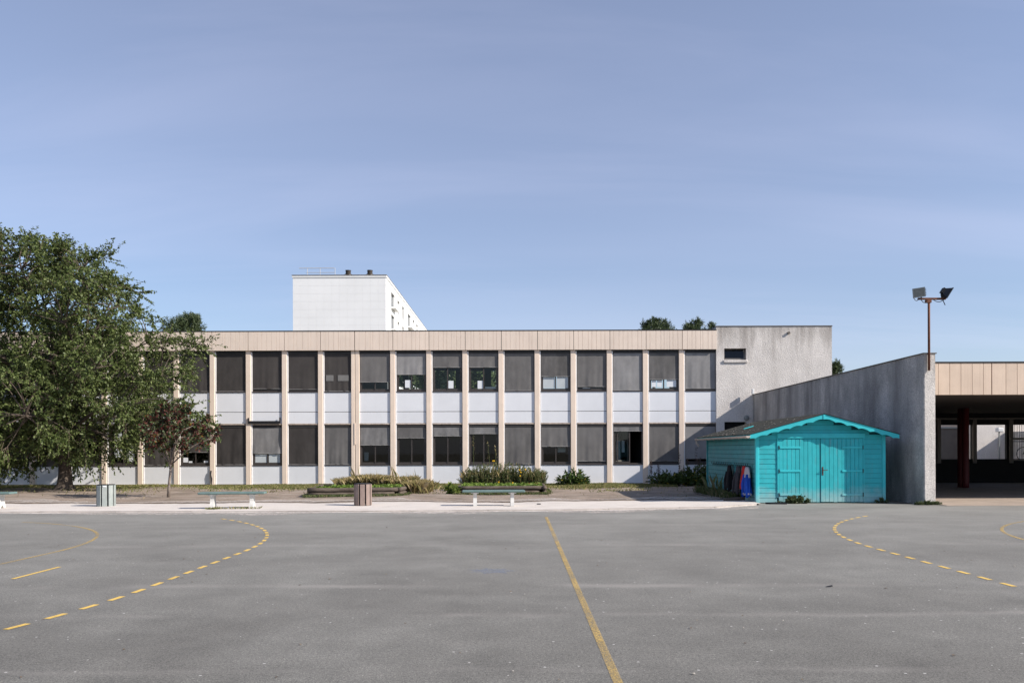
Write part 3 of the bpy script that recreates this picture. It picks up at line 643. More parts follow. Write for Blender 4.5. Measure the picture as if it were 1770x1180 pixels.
# dropped blind box on the lower window left of centre
b = MB(); a, b2 = W(429, 732, YF-0.06), W(485, 726.5, YF-0.06)
b.box(a.x, b2.x, YF-0.11, YF-0.06, a.z, b2.z-0.02).box(a.x, a.x+0.05, YF-0.11, YF-0.06, b2.z-0.02, b2.z+0.13).box(b2.x-0.05, b2.x, YF-0.11, YF-0.06, b2.z-0.02, b2.z+0.15)
part(b, 'blind_bracket', M['black'])

# ------------------------------------------------------------------ stair block (rough white render)
YB = YF - 0.09
def Zb(py): return EYE + (HY - py) * YB / FPX
bx0, bx1, bz1 = (1238.5-VX)*YB/FPX, (1438.5-VX)*YB/FPX, Zb(565.2)
stair = empty('stair_block', ((bx0+bx1)/2, YB, 0), 'windowless block of rough white render with one small high window', 'building')
def bpart(mb, name, m, **k):
    o = mb.build(name, m, stair, **k); o.location = -stair.location; return o
wx0, wx1, wz0, wz1 = W(1250,0,YB).x, W(1288,0,YB).x, Zb(623), Zb(603)
dx0, dx1, dz1 = W(1251,0,YB).x, W(1288,0,YB).x, Zb(730)
b = MB()
b.box(bx0, wx0, YB, YB+0.3, -0.25, bz1).box(wx1, bx1, YB, YB+0.3, -0.25, bz1).box(wx0, wx1, YB, YB+0.3, wz1, bz1).box(wx0, wx1, YB, YB+0.3, dz1, wz0)
b.box(bx0, bx0+0.3, YB+0.3, YB+9, -0.25, bz1).box(bx1-0.3, bx1, YB+0.3, YB+9, -0.25, bz1).box(bx0+0.3, bx1-0.3, YB+0.301, YB+9, bz1-0.3, bz1-0.05)
bpart(b, 'wall', M['stucco'])
bpart(MB().bbox(bx0-0.03, bx1+0.03, YB-0.03, YB+9, bz1, bz1+0.035, 0.01), 'coping', M['coping'])
wn = bpart(MB().box(wx0, wx1, YB+0.16, YB+0.2, wz0, wz0+0.05).box(wx0, wx1, YB+0.16, YB+0.2, wz1-0.05, wz1).box(wx0, wx0+0.05, YB+0.16, YB+0.2, wz0+0.05, wz1-0.05).box(wx1-0.05, wx1, YB+0.16, YB+0.2, wz0+0.05, wz1-0.05), 'window', M['frame'])
pm = MB().add([(wx0+.05, YB+0.10, wz0+.05), (wx1-.05, YB+0.10, wz0+.05), (wx1-.05, YB+0.2, wz1-.05), (wx0+.05, YB+0.2, wz1-.05)], [(0,1,2,3)]).build('pane', M['glass'], wn)
MB().tube([(wx0+.05, YB+0.10, wz0+.06), (wx1-.05, YB+0.10, wz0+.06)], 0.018, 6).build('frame', M['rail'], wn)
MB().tube([(wx1-.06, YB+0.10, wz0+.06), (wx1-.06, YB+0.19, wz1-.05)], 0.018, 6).build('frame', M['rail'], wn)
bpart(MB().bbox(wx0-0.04, wx1+0.06, YB-0.06, YB+0.16, wz0-0.13, wz0-0.002, 0.015), 'window_sill', M['stucco'])
bpart(MB().box(wx0-0.05, wx1+0.05, YB+0.31, YB+0.34, wz0-.1, wz1+.1), 'dark_room', M['shadewall'])
bpart(MB().box(dx0-0.05, dx1+0.05, YB+0.302, YB+0.36, -0.2, dz1+0.05), 'door', M['shadewall'])
p = W(1363, 575, YB); bpart(MB().tube([(p.x, YB+0.1, p.z), (p.x, YB-0.09, p.z-0.01)], [0.065, 0.065], 10), 'rain_spout', M['coping'], smooth=False)
p = W(1290, 722, YB); lm = MB(); lm.tube([(p.x, YB, p.z), (p.x, YB-0.05, p.z), (p.x, YB-0.07, p.z), (p.x, YB-0.08, p.z)], [0.12, 0.13, 0.11, 0.05], 16); bpart(lm, 'bulkhead_lamp', M['lampgrey'], smooth=True)

# ------------------------------------------------------------------ long roughcast wall running from the stair block towards the court
wf = Vector((11.72, 23.2, 0)); wb = Vector((11.44, YB-0.01, 0)); TH = 0.33; HF, HB = 4.31, 4.19
wall = empty('roughcast_wall', (wf.x, wf.y, 0), 'long tall dark-stained roughcast wall behind the teal shed', 'wall')
def wpart(mb, name, m): o = mb.build(name, m, wall); o.location = -wall.location; return o
b = MB().add([(wf.x, wf.y+0.004, -0.2), (wf.x+TH, wf.y+0.004, -0.2), (wb.x+TH, wb.y, -0.2), (wb.x, wb.y, -0.2), (wf.x, wf.y+0.004, HF), (wf.x+TH, wf.y+0.004, HF), (wb.x+TH, wb.y, HB), (wb.x, wb.y, HB)],
             [(0,3,2,1),(4,5,6,7),(0,1,5,4),(1,2,6,5),(2,3,7,6),(3,0,4,7)])
wpart(b, 'wall_panel', M['roughcast'])
# the bright front end: a rough edge strip slightly proud
b = MB(); nr = random.Random(4)
nz_ = 80
for k in range(nz_+1):
    z = -0.1 + (HF+0.1)*k/nz_
    j1, j2 = nr.uniform(-0.005, 0.005), nr.uniform(-0.005, 0.005)
    b.v += [(wf.x-0.004+j1, wf.y+0.03, z), (wf.x+0.02+j1, wf.y-0.012, z), (wf.x+TH-0.02+j2, wf.y-0.012, z), (wf.x+TH+0.004+j2, wf.y+0.03, z)]
for k in range(nz_):
    for i in range(3): b.f.append((k*4+i, k*4+i+1, k*4+5+i, k*4+4+i))
wpart(b, 'wall_end', M['wallend'])
b = MB().add([(wf.x-0.03, wf.y-0.03, HF+0.001), (wf.x+TH+0.03, wf.y-0.03, HF+0.001), (wb.x+TH+0.03, wb.y, HB+0.001), (wb.x-0.03, wb.y, HB+0.001)] + [(wf.x-0.03, wf.y-0.03, HF+0.03), (wf.x+TH+0.03, wf.y-0.03, HF+0.03), (wb.x+TH+0.03, wb.y, HB+0.03), (wb.x-0.03, wb.y, HB+0.03)],
             [(0,3,2,1),(4,5,6,7),(0,1,5,4),(1,2,6,5),(2,3,7,6),(3,0,4,7)])
wpart(b, 'coping', M['coping'])
p = W(1301, 680, YB-0.3)
wpart(MB().bbox(p.x-0.03, p.x+0.06, YB-0.35, YB-0.2, HB+0.03, HB+0.28, 0.01), 'vent_stub', M['towerwhite'])

# ------------------------------------------------------------------ floodlight mast on the wall end
px_, py_ = W(1605.5, 600, wf.y-0.05).x, wf.y-0.06
ztop = W(1605, 518, py_).z; zlow = W(1605, 640, py_).z
mast = empty('floodlight_mast', (px_, py_, zlow), 'rusty pole with two floodlights fixed to the end of the roughcast wall', 'floodlight')
def mpart(mb, name, m, parent=None, **k):
    o = mb.build(name, m, parent or mast, **k)
    if parent is None: o.location = -mast.location
    return o
mpart(MB().tube([(px_, py_, zlow), (px_, py_, ztop)], 0.034, 10), 'pole', M['rust'], smooth=True)
mpart(MB().bbox(px_-0.10, px_+0.06, py_-0.05, py_+0.05, ztop-0.09, ztop-0.005, 0.01), 'pole_clamp', M['rust'])
cx0, cx1 = W(1585, 0, py_).x, W(1633, 0, py_).x
mpart(MB().bbox(cx0, cx1, py_-0.035, py_+0.035, ztop, ztop+0.055, 0.006), 'crossbar', M['rust'])
l1 = mpart(MB().tube([(cx0+0.10, py_, ztop+0.05), (cx0+0.10, py_+0.02, ztop+0.10)], 0.02, 6), 'floodlight', M['lampgrey'])
c0 = Vector((W(1586, 0, py_).x, py_-0.02, ztop+0.20))
R = Matrix.Translation(c0) @ Matrix.Rotation(-0.35, 4, 'Z') @ Matrix.Rotation(-0.10, 4, 'Y') @ Matrix.Rotation(0.15, 4, 'X') @ Matrix.Scale(0.84, 4)
hb = MB().obox(R, 0.37, 0.10, 0.30); hb.obox(R @ Matrix.Translation((0.0, -0.06, 0)), 0.39, 0.025, 0.32); hb.build('housing', M['lampgrey'], l1)
hb = MB()
for k in range(5): hb.obox(R @ Matrix.Translation((0.20, 0.0, -0.1+0.05*k)), 0.05, 0.10, 0.018)
hb.build('cooling_fins', M['lampdark'], l1)
hb = MB().obox(R @ Matrix.Translation((0.0, -0.0745, 0.01)), 0.30, 0.004, 0.24); hb.build('lens', mat('lamp_lens', (0.20, 0.21, 0.20), 0.2, 0.2, 8), l1)
l2 = mpart(MB().tube([(cx1-0.10, py_, ztop+0.05), (cx1-0.13, py_, ztop+0.20)], 0.022, 6), 'floodlight', M['lampdark'])
c1 = Vector((cx1+0.03, py_, ztop+0.18)); R2 = Matrix.Translation(c1) @ Matrix.Rotation(math.radians(32), 4, 'Y') @ Matrix.Scale(0.74, 4)
hb = MB(); n0 = [(-0.15, -0.10, -0.12), (-0.15, 0.10, -0.12), (-0.15, 0.10, 0.12), (-0.15, -0.10, 0.12)]; n1_ = [(0.02, -0.20, -0.22), (0.02, 0.20, -0.22), (0.02, 0.20, 0.22), (0.02, -0.20, 0.22)]
hb.add([R2 @ Vector(v) for v in n0 + n1_], [(3,2,1,0),(4,5,6,7),(0,1,5,4),(1,2,6,5),(2,3,7,6),(3,0,4,7)])
hb.obox(R2 @ Matrix.Translation((0.03, 0, 0)), 0.03, 0.44, 0.47); hb.build('housing', M['lampdark'], l2)
hb = MB()
for k in range(5): hb.obox(R2 @ Matrix.Translation((-0.19, 0, -0.08+0.045*k)), 0.08, 0.2, 0.02)
hb.build('cooling_fins', M['lampdark'], l2)
def cable(a, b_, sag, parent):
    pts = [Vector(a).lerp(Vector(b_), k/8) - Vector((0, 0, sag*math.sin(PI*k/8))) for k in range(9)]
    mpart(MB().tube(pts, 0.010, 5), 'cable', M['black'])
cable((cx0+0.02, py_-0.05, ztop+0.04), (cx0-0.16, py_-0.05, ztop+0.07), 0.09, mast); cable((cx0+0.06, py_-0.05, ztop), (px_-0.06, py_-0.05, ztop-0.02), 0.08, mast)
cable((px_+0.1, py_-0.04, ztop), (cx1-0.06, py_-0.04, ztop), 0.07, mast); mpart(MB().tube([(cx1-0.1, py_-0.03, ztop), (cx1-0.03, py_-0.03, ztop-0.16)], 0.012, 5), 'cable', M['black'])

# ------------------------------------------------------------------ covered playground on the right
pr = empty('covered_playground', (14, 24, 0), 'dark open shelter with beige fascia to the right of the roughcast wall', 'shelter')
def ppart(mb, name, m, parent=None, **k):
    o = mb.build(name, m, parent or pr, **k)
    if parent is None: o.location = -pr.location
    return o
X0P, X1P, YP0, YP1 = wf.x + TH + 0.01, 36.0, 24.2, 37.6
zc = 3.22
g = MB().add([(X0P-0.008, 22.60, 0.0), (X1P, 22.60, 0.0), (X1P, YP1+0.2, 0.0), (X0P-0.008, YP1+0.2, 0.0), (X0P-0.008, 22.60, 0.012), (X1P, 22.60, 0.012), (X1P, YP1+0.2, 0.012), (X0P-0.008, YP1+0.2, 0.012)], [(4,5,6,7),(0,1,5,4)])
tag(g.build('shelter_floor', M['pfloor']), kind='structure')
zt_, zb_ = EYE + (HY - 629.5)*YP0/FPX, EYE + (HY - 684.5)*YP0/FPX
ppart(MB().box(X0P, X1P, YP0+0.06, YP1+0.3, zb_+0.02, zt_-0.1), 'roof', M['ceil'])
ppart(MB().box(X0P, X1P, YP0-0.03, YP1+0.3, zt_, zt_+0.04), 'roof_edge', M['roofedge'])
x = X0P; k = 0
first = (1622-VX)*YP0/FPX
xs = [X0P] + [first + 0.336*i for i in range(80)]
big = (1713.5-VX)*YP0/FPX
xs = sorted([q for q in xs if abs(q-big) > 0.1 and q < X1P] + [big, X1P])
for a, b2 in zip(xs, xs[1:]):
    ga = 0.004; gb = 0.004
    if abs(a-big) < 1e-6: ga = 0.02
    ppart(MB().bbox(a+ga, b2-gb, YP0-0.015, YP0+0.05, zb_, zt_-0.002, 0.006), 'fascia_panel', M['fascia'])
ppart(MB().box(X0P, X1P, YP0+0.051, YP0+0.06, zb_+0.01, zt_-0.01), 'fascia_backing', M['rust'])
# rear wall with openings
def zr(py): return EYE + (HY - py - 2.4)*YP1/FPX
ox = [(1625.5, 1680), (1688, 1740), (1750.5, 1800), (1812, 1862), (1874, 1924)]
oz0, oz1 = zr(793), zr(734)
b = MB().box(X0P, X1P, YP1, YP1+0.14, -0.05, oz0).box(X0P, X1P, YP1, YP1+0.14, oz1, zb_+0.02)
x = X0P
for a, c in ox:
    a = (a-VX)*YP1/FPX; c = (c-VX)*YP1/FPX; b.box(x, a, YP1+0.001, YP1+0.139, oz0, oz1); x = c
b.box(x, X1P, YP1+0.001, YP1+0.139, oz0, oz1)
ppart(b, 'rear_wall', M['shadewall'])
for pxx in (1622, 1684, 1747, 1806, 1868):
    xc = (pxx-VX)*YP1/FPX; ppart(MB().bbox(xc-0.09, xc+0.09, YP1-0.08, YP1-0.002, zr(800), zr(725), 0.01), 'post', M['postgrey'])
ppart(MB().bbox(X0P, X1P, YP1-0.06, YP1-0.002, zr(725)+0.002, zr(722), 0.01), 'lintel', M['postgrey'])
xa = (1744-VX)*YP1/FPX; ppart(MB().bbox(xa, X1P, YP1-0.14, YP1-0.004, zr(760), zr(756.5), 0.01), 'shelf_rail', M['postgrey'])
ppart(MB().bbox(xa, X1P, YP1-0.14, YP1-0.004, zr(796), zr(794), 0.01), 'shelf_rail', M['postgrey'])
ppart(MB().box(X1P-0.3, X1P, YP0+0.07, YP1-0.01, 0.013, zb_+0.018), 'side_wall', M['stucco'])  # added out of view to keep the sun off the rear wall
# columns
def column(pxx, py, w, m):
    Y = FPX*EYE/(py + (pxx-VX)*0.003 - HY); xc = (pxx-VX)*Y/FPX
    b = MB(); n = 16; b.tube([(xc, Y, 0.0), (xc, Y, 0.25), (xc, Y, zc+0.05)], [w/2]*3, n); return ppart(b, 'column', m, smooth=True)
column(1669, 843, 0.26, M['redcol']); column(1660.5, 842.0, 0.24, M['redcol'])
column(1812, 843, 0.30, M['redcol'])

# yard behind the shelter, seen through its openings
def zs(py, Y): return EYE + (HY - py - 2.4)*Y/FPX
Yb = 47.0
an = empty('annex_building', (28, Yb, 0), 'pale rendered outbuilding seen through the shelter openings', 'building')
def apart(mb, name, m, **k): o = mb.build(name, m, an, **k); o.location = -an.location; return o
xa0 = (1683-VX)*Yb/FPX; xa1 = (1746-VX)*Yb/FPX
apart(MB().box(xa0, xa1+4, Yb, Yb+4, -0.3, 4.0), 'wall', M['stucco'])
apart(MB().box(xa1-0.25, xa1+0.05, Yb-5.5, Yb-0.003, -0.3, 2.55), 'side_wall', M['roughcast'])
xl0 = (1600-VX)*(Yb+1)/FPX
apart(MB().box(xl0, xa0-0.02, Yb+1, Yb+1.2, -0.3, 2.78), 'shaded_brown_wall', M['corr'])
apart(MB().box(xl0, xa0-0.02, Yb+0.9, Yb+1.3, 2.79, 2.86), 'roof_edge', M['lampgrey'])
apart(MB().box(xl0, xa0-0.02, Yb+1.05, Yb+1.3, 2.865, 3.3), 'fascia', M['fascia'])
p = W(1727, 743, Yb-1.5)
yl = empty('yard_lamp', (p.x, Yb-1.5, -0.2), 'small white lamp on a thin grey post in front of the outbuilding', 'lamp')
o = MB().tube([(p.x, Yb-1.5, -0.2), (p.x, Yb-1.5, p.z-0.1)], [0.05, 0.035], 8).build('post', M['lampgrey'], yl); o.location = -yl.location
o = MB().bbox(p.x-0.14, p.x+0.17, Yb-1.65, Yb-1.35, p.z-0.1, p.z+0.13, 0.03).build('lamp_head', M['towerwhite'], yl); o.location = -yl.location
# barred gate and a bicycle beyond the right opening
Yg = 44.5; gx0 = (1751-VX)*Yg/FPX
gate = empty('barred_gate', (gx0, Yg, 0), 'dark metal gate of thin bars seen through the right shelter opening', 'gate')
for k in range(13):
    xx = gx0 + 0.10 + k*0.13; o = MB().tube([(xx, Yg, 0.2), (xx, Yg, 3.0)], 0.013, 5).build('bar', M['iron'], gate); o.location = -gate.location
o = MB().bbox(gx0, gx0+1.8, Yg-0.02, Yg+0.02, 1.95, 2.0, 0.005).bbox(gx0, gx0+1.8, Yg-0.02, Yg+0.02, 0.2, 0.26, 0.005).build('rail', M['iron'], gate); o.location = -gate.location
apart(MB().box(xa1+0.06, xa1+6, Yb-0.6, Yb-0.01, -0.3, 2.0), 'low_wall', M['fascia'])
bc = W(1769, 784, 41.0); bc.y = 41.0; wr = 0.34
bike = empty('bicycle', (bc.x, 41.0, bc.z-wr), 'dark bicycle half visible behind the right shelter opening', 'bicycle')
def bk(mb, name, m, parent=None):
    o = mb.build(name, m, parent or bike)
    if not parent: o.location = -bike.location
    return o
for dxw in (0, 1.02):
    cc = Vector((bc.x+dxw, 41, bc.z)); ring = [cc + Vector((wr*math.cos(a), 0, wr*math.sin(a))) for a in np.linspace(0, 2*PI, 29)]
    wh = bk(MB().tube(ring, 0.022, 6, cap=False), 'wheel', M['black'])
    sp_ = MB()
    for a in np.linspace(0, 2*PI, 15)[:-1]: sp_.tube([cc, cc + Vector((wr*0.96*math.cos(a), 0, wr*0.96*math.sin(a)))], 0.003, 4)
    sp_.build('spokes', M['iron'], wh)
fr_ = MB(); A = bc; Bq = bc + Vector((1.02, 0, 0)); bb = bc + Vector((0.60, 0, -0.03)); st = bc + Vector((0.72, 0, 0.48)); hd = bc + Vector((0.14, 0, 0.50))
for q1, q2 in ((A, hd), (hd, st), (hd, bb), (bb, st), (bb, Bq), (st, Bq)): fr_.tube([q1, q2], 0.018, 6)
bk(fr_, 'frame', M['iron'])
bk(MB().tube([hd, hd + Vector((-0.02, 0, 0.12)), hd + Vector((-0.03, -0.22, 0.16)), hd + Vector((0.08, -0.26, 0.14))], 0.014, 6), 'handlebar', M['iron'])
bk(MB().bbox(st.x-0.13, st.x+0.12, 40.93, 41.07, st.z+0.03, st.z+0.09, 0.03), 'saddle', M['black'])
bs = empty('bicycle_stand', (bc.x, 41.05, 0), 'low concrete ledge that the bicycle stands on', 'ledge')
o = MB().bbox(bc.x-0.6, bc.x+3, 40.8, 41.3, -0.25, bc.z-wr-0.02, 0.02).build('block', M['shadewall'], bs); o.location = -bs.location

# ------------------------------------------------------------------ teal garden shed
SX0, SX1, SY0, SY1 = 7.14, 10.92, 23.93, 30.1
apx, apz = 9.03, 2.62; ez = 2.03; oh = 0.28
shed = empty('garden_shed', (9.03, SY0, 0), 'bright teal wooden shed with double doors and scalloped verge boards', 'shed')
def spart(mb, name, m, parent=None, **k):
    o = mb.build(name, m, parent or shed, **k)
    if parent is None: o.location = -shed.location
    return o
dxl, dxr, dzt = W(1343.5, 0, SY0).x, W(1489, 0, SY0).x, W(1416, 757.5, SY0).z
zlt = W(1416, 751.5, SY0).z
slope = (apz - ez) / (apx - (SX0 - oh))
def roof_z(x): return apz - slope*abs(x - apx)
# inner carcass (dark) and cladding boards
spart(MB().prism([(SX0+0.03, 0.0), (SX1-0.03, 0.0), (SX1-0.03, roof_z(SX1)-0.10), (apx, apz-0.10), (SX0+0.03, roof_z(SX0)-0.10)], 'y', SY0+0.04, SY1-0.03), 'carcass', M['tealjoint'])
pitch = 0.143; z = 0.02; 
def board(x0, x1, z0, z1, y0):
    """shiplap board: slightly tilted face"""
    return MB().add([(x0, y0-0.004, z0), (x1, y0-0.004, z0), (x1, y0+0.003, z1), (x0, y0+0.003, z1), (x0, y0+0.03, z0), (x1, y0+0.03, z0), (x1, y0+0.03, z1), (x0, y0+0.03, z1)],
                    [(0,1,2,3),(4,7,6,5),(0,4,5,1),(2,6,7,3),(0,3,7,4),(1,5,6,2)])
while z < apz - 0.2:
    z1 = z + pitch - 0.006
    lim = lambda zz: (apx - (apz-0.07-zz)/slope, apx + (apz-0.07-zz)/slope)
    l, r = lim(z1); l = max(l, SX0+0.07); r = min(r, SX1-0.07)
    jit = rnd.uniform(-0.002, 0.002)
    if z1 < zlt + 0.02 and z < dzt:
        for a, b2 in ((SX0+0.07, dxl-0.05), (dxr+0.045, SX1-0.07)): spart(board(a, b2, z, z1, SY0+0.004+jit), 'front_board', M['teal'])
    elif r - l > 0.1: spart(board(l, r, max(z, zlt+0.004), z1, SY0+0.004+jit), 'front_board', M['teal'])
    z += pitch
z = 0.02
while z < 1.93:
    z1 = min(z + pitch - 0.014, 1.98); y0, y1 = SY0+0.09, SY1-0.09
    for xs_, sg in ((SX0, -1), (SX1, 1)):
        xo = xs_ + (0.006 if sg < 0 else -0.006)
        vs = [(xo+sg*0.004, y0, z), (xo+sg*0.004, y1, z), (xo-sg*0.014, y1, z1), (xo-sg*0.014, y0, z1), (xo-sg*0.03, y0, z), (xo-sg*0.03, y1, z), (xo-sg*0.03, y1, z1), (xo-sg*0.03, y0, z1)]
        o = MB().add(vs, [(0,1,2,3),(4,7,6,5),(0,4,5,1),(2,6,7,3),(0,3,7,4),(1,5,6,2)]); spart(o, 'side_board', M['tealshade'] if sg < 0 else M['teal'])
    z += pitch
for xx in (SX0, SX1):
    s = 1 if xx == SX0 else -1
    spart(MB().bbox(min(xx-0.03*s, xx+0.068*s), max(xx-0.03*s, xx+0.068*s), SY0-0.02, SY0+0.088, 0.005, roof_z(xx)-0.06, 0.01), 'corner_post', M['tealtrim'])
    spart(MB().bbox(min(xx-0.03*s, xx+0.068*s), max(xx-0.03*s, xx+0.068*s), SY1-0.088, SY1, 0.005, roof_z(xx)-0.06, 0.01), 'corner_post', M['tealshade'])
# doors
mid = W(1415.5, 0, SY0).x
spart(MB().bbox(dxl-0.05, dxr+0.06, SY0-0.035, SY0+0.02, dzt+0.002, zlt+0.05, 0.012), 'door_lintel', M['tealtrim'])
spart(MB().bbox(dxl-0.045, dxl-0.006, SY0-0.02, SY0+0.02, 0.16, dzt, 0.006), 'door_frame', M['tealtrim'])
spart(MB().bbox(dxr+0.006, dxr+0.04, SY0-0.02, SY0+0.02, 0.02, dzt, 0.006), 'door_frame', M['tealtrim'])
for s, (a, b2) in enumerate(((dxl, mid-0.004), (mid+0.004, dxr))):
    yo = SY0 - 0.012 - (0.012 if s else 0)
    dr = spart(MB().box(a, b2, yo+0.024, yo+0.04, 0.04, dzt-0.01), 'door', M['teal'])
    n = 10; pw = (b2-a)/n
    for k in range(n):
        q = rnd.uniform(-0.002, 0.002)
        MB().bbox(a+k*pw+0.003, a+(k+1)*pw-0.003, yo+q, yo+0.024, 0.03 + rnd.uniform(-0.006, 0.006), dzt-0.008, 0.006).build('plank', M['tealdoor'], dr)
    for py in (773, 813.5, 854.5):
        zc_ = W(1416, py, SY0).z
        u0, u1 = (a+0.03, a+(b2-a)*0.52) if s == 0 else (a+(b2-a)*0.50, b2-0.03)
        MB().bbox(u0, u1, yo-0.018, yo-0.002, zc_-0.03, zc_+0.03, 0.004).build('batten', M['tealtrim'], dr)
        hx = a+0.004 if s == 0 else b2-0.004
        MB().tube([(hx, yo-0.012, zc_-0.06), (hx, yo-0.012, zc_+0.06)], 0.012, 6).build('hinge', M['iron'], dr)
    if s == 1:
        hp = W(1421.5, 814, SY0)
        MB().bbox(hp.x-0.02, hp.x+0.02, yo-0.012, yo-0.001, hp.z-0.12, hp.z+0.13, 0.006).build('handle', M['handle'], dr)
        MB().tube([(hp.x, yo-0.01, hp.z+0.035), (hp.x, yo-0.05, hp.z+0.035), (hp.x+0.13, yo-0.05, hp.z+0.035)], 0.011, 6).build('handle', M['handle'], dr)
# roof
RY0, RY1 = SY0 - 0.30, SY1 + 0.30; RX0, RX1 = SX0 - oh, SX1 + 0.30
rt = 0.05
def slab(x0, x1, name, m, z_off, thick, y0=RY0, y1=RY1):
    return spart(MB().add([(x0, y0, roof_z(x0)+z_off), (x1, y0, roof_z(x1)+z_off), (x1, y1, roof_z(x1)+z_off), (x0, y1, roof_z(x0)+z_off),
                    (x0, y0, roof_z(x0)+z_off+thick), (x1, y0, roof_z(x1)+z_off+thick), (x1, y1, roof_z(x1)+z_off+thick), (x0, y1, roof_z(x0)+z_off+thick)],
                   [(0,3,2,1),(4,5,6,7),(0,1,5,4),(1,2,6,5),(2,3,7,6),(3,0,4,7)]), name, m)
slab(RX0, apx, 'roof_deck', M['teal'], -0.06, 0.055, RY0+0.03); slab(apx+0.0001, RX1, 'roof_deck', M['teal'], -0.06, 0.055, RY0+0.03)
slab(RX0-0.03, apx, 'roof_felt', M['felt'], -0.004, 0.016, RY0-0.02); slab(apx, RX1+0.03, 'roof_felt', M['felt'], -0.004, 0.016, RY0-0.02)
# lap seams of the felt
for k in range(1, 6):
    yy = RY0 + k*1.05
    for x0, x1 in ((RX0-0.02, apx-0.02), (apx+0.02, RX1+0.02)):
        spart(MB().add([(x0, yy, roof_z(x0)+0.013), (x1, yy, roof_z(x1)+0.013), (x1, yy+0.9, roof_z(x1)+0.013), (x0, yy+0.9, roof_z(x0)+0.013), (x0, yy, roof_z(x0)+0.018), (x1, yy, roof_z(x1)+0.018), (x1, yy+0.9, roof_z(x1)+0.0175), (x0, yy+0.9, roof_z(x0)+0.0175)], [(4,5,6,7),(0,1,5,4),(1,2,6,5),(3,0,4,7)]), 'felt_strip', M['felt'])
# scalloped verge boards
def verge(x0, x1):
    n = 120; top = []; bot = []; per = 0.335
    for k in range(n+1):
        x = x0 + (x1-x0)*k/n; d = abs(x - apx)
        ph = (d/per) % 1.0
        dep = 0.155 - 0.042*math.sin(PI*ph)**0.8
        if d < 0.05: dep = 0.135
        top.append((x, roof_z(x)-0.012)); bot.append((x, roof_z(x)-0.012-dep))
    b = MB(); y0, y1 = RY0, RY0+0.028
    for k in range(n+1):
        b.v += [(top[k][0], y0, top[k][1]), (bot[k][0], y0, bot[k][1]), (top[k][0], y1, top[k][1]), (bot[k][0], y1, bot[k][1])]
    for k in range(n):
        i, j = k*4, k*4+4
        b.f += [(i, i+1, j+1, j), (i+2, j+2, j+3, i+3), (i+1, i+3, j+3, j+1), (i, j, j+2, i+2)]
    b.f += [(0, 2, 3, 1), (n*4, n*4+1, n*4+3, n*4+2)]
    return b
spart(fixn(verge(RX0, apx-0.002).build('tmp', None)) and verge(RX0, apx-0.002), 'verge_board', M['tealtrim']); spart(verge(apx+0.002, RX1), 'verge_board', M['tealtrim'])
for o in [o for o in bpy.data.objects if o.name.startswith('tmp')]: bpy.data.objects.remove(o)
spart(MB().box(apx-0.03, apx+0.03, RY0-0.012, RY0-0.001, apz-0.16, apz-0.02), 'verge_joint', M['tealtrim'])
# gutter on the left eave, with brackets
gxx = RX0 - 0.06; gzz = roof_z(RX0) - 0.045; b = MB(); n = 8
prof = [(0.065*math.cos(a), 0.065*math.sin(a)) for a in np.linspace(PI, 2*PI, n)] + [(0.058*math.cos(a), 0.058*math.sin(a)) for a in np.linspace(2*PI, PI, n)]
gut = spart(fixn(MB().prism([(gxx+u, gzz+v) for u, v in prof], 'y', RY0-0.03, RY1).build('tmp', None)) and MB().prism([(gxx+u, gzz+v) for u, v in prof], 'y', RY0-0.03, RY1), 'gutter', M['gutter'])
for o in [o for o in bpy.data.objects if o.name.startswith('tmp')]: bpy.data.objects.remove(o)
fixn(gut)
MB().prism([(gxx+0.065*math.cos(a), gzz+0.065*math.sin(a)) for a in np.linspace(PI, 2*PI, 10)], 'y', RY0-0.036, RY0-0.031).build('end_cap', M['gutter'], gut)
for k in range(9):
    yy = RY0 + 0.2 + k*0.78
    pts = [(gxx+0.07*math.cos(a), yy, gzz+0.07*math.sin(a)) for a in np.linspace(0.95*PI, 2.05*PI, 9)]
    MB().tube(pts, 0.008, 5).build('bracket', M['gutter'], gut)
MB().tube([(gxx, RY1-0.08, gzz-0.05), (gxx, RY1-0.08, gzz-0.16), (gxx+0.10, RY1-0.08, gzz-0.28)], 0.035, 8).build('downpipe_stub', M['gutter'], gut)
# coat hooks on the left side wall
hx = SX0 - 0.012; rl = spart(MB().bbox(hx-0.02, hx, W(1234,0,1).x and 24.35, 29.0, 1.075, 1.125, 0.005), 'hook_rail', M['tealshade'])
hk = MB().tube([(0, 0, 0), (-0.05, 0, -0.02), (-0.085, 0, 0.01), (-0.09, 0, 0.075)], 0.009, 5).tube([(0, 0, -0.03), (-0.04, 0, -0.06), (-0.06, 0, -0.035)], 0.008, 5)
hko = None
for k in range(20):
    yy = 24.45 + k*0.235
    if k in (7,): continue
    if hko is None: hko = hk.build('hook', M['iron'], rl); hko.location = (hx-0.02, yy, 1.10); hme = hko.data
    else: share('hook', hme, rl, (hx-0.02, yy, 1.10))
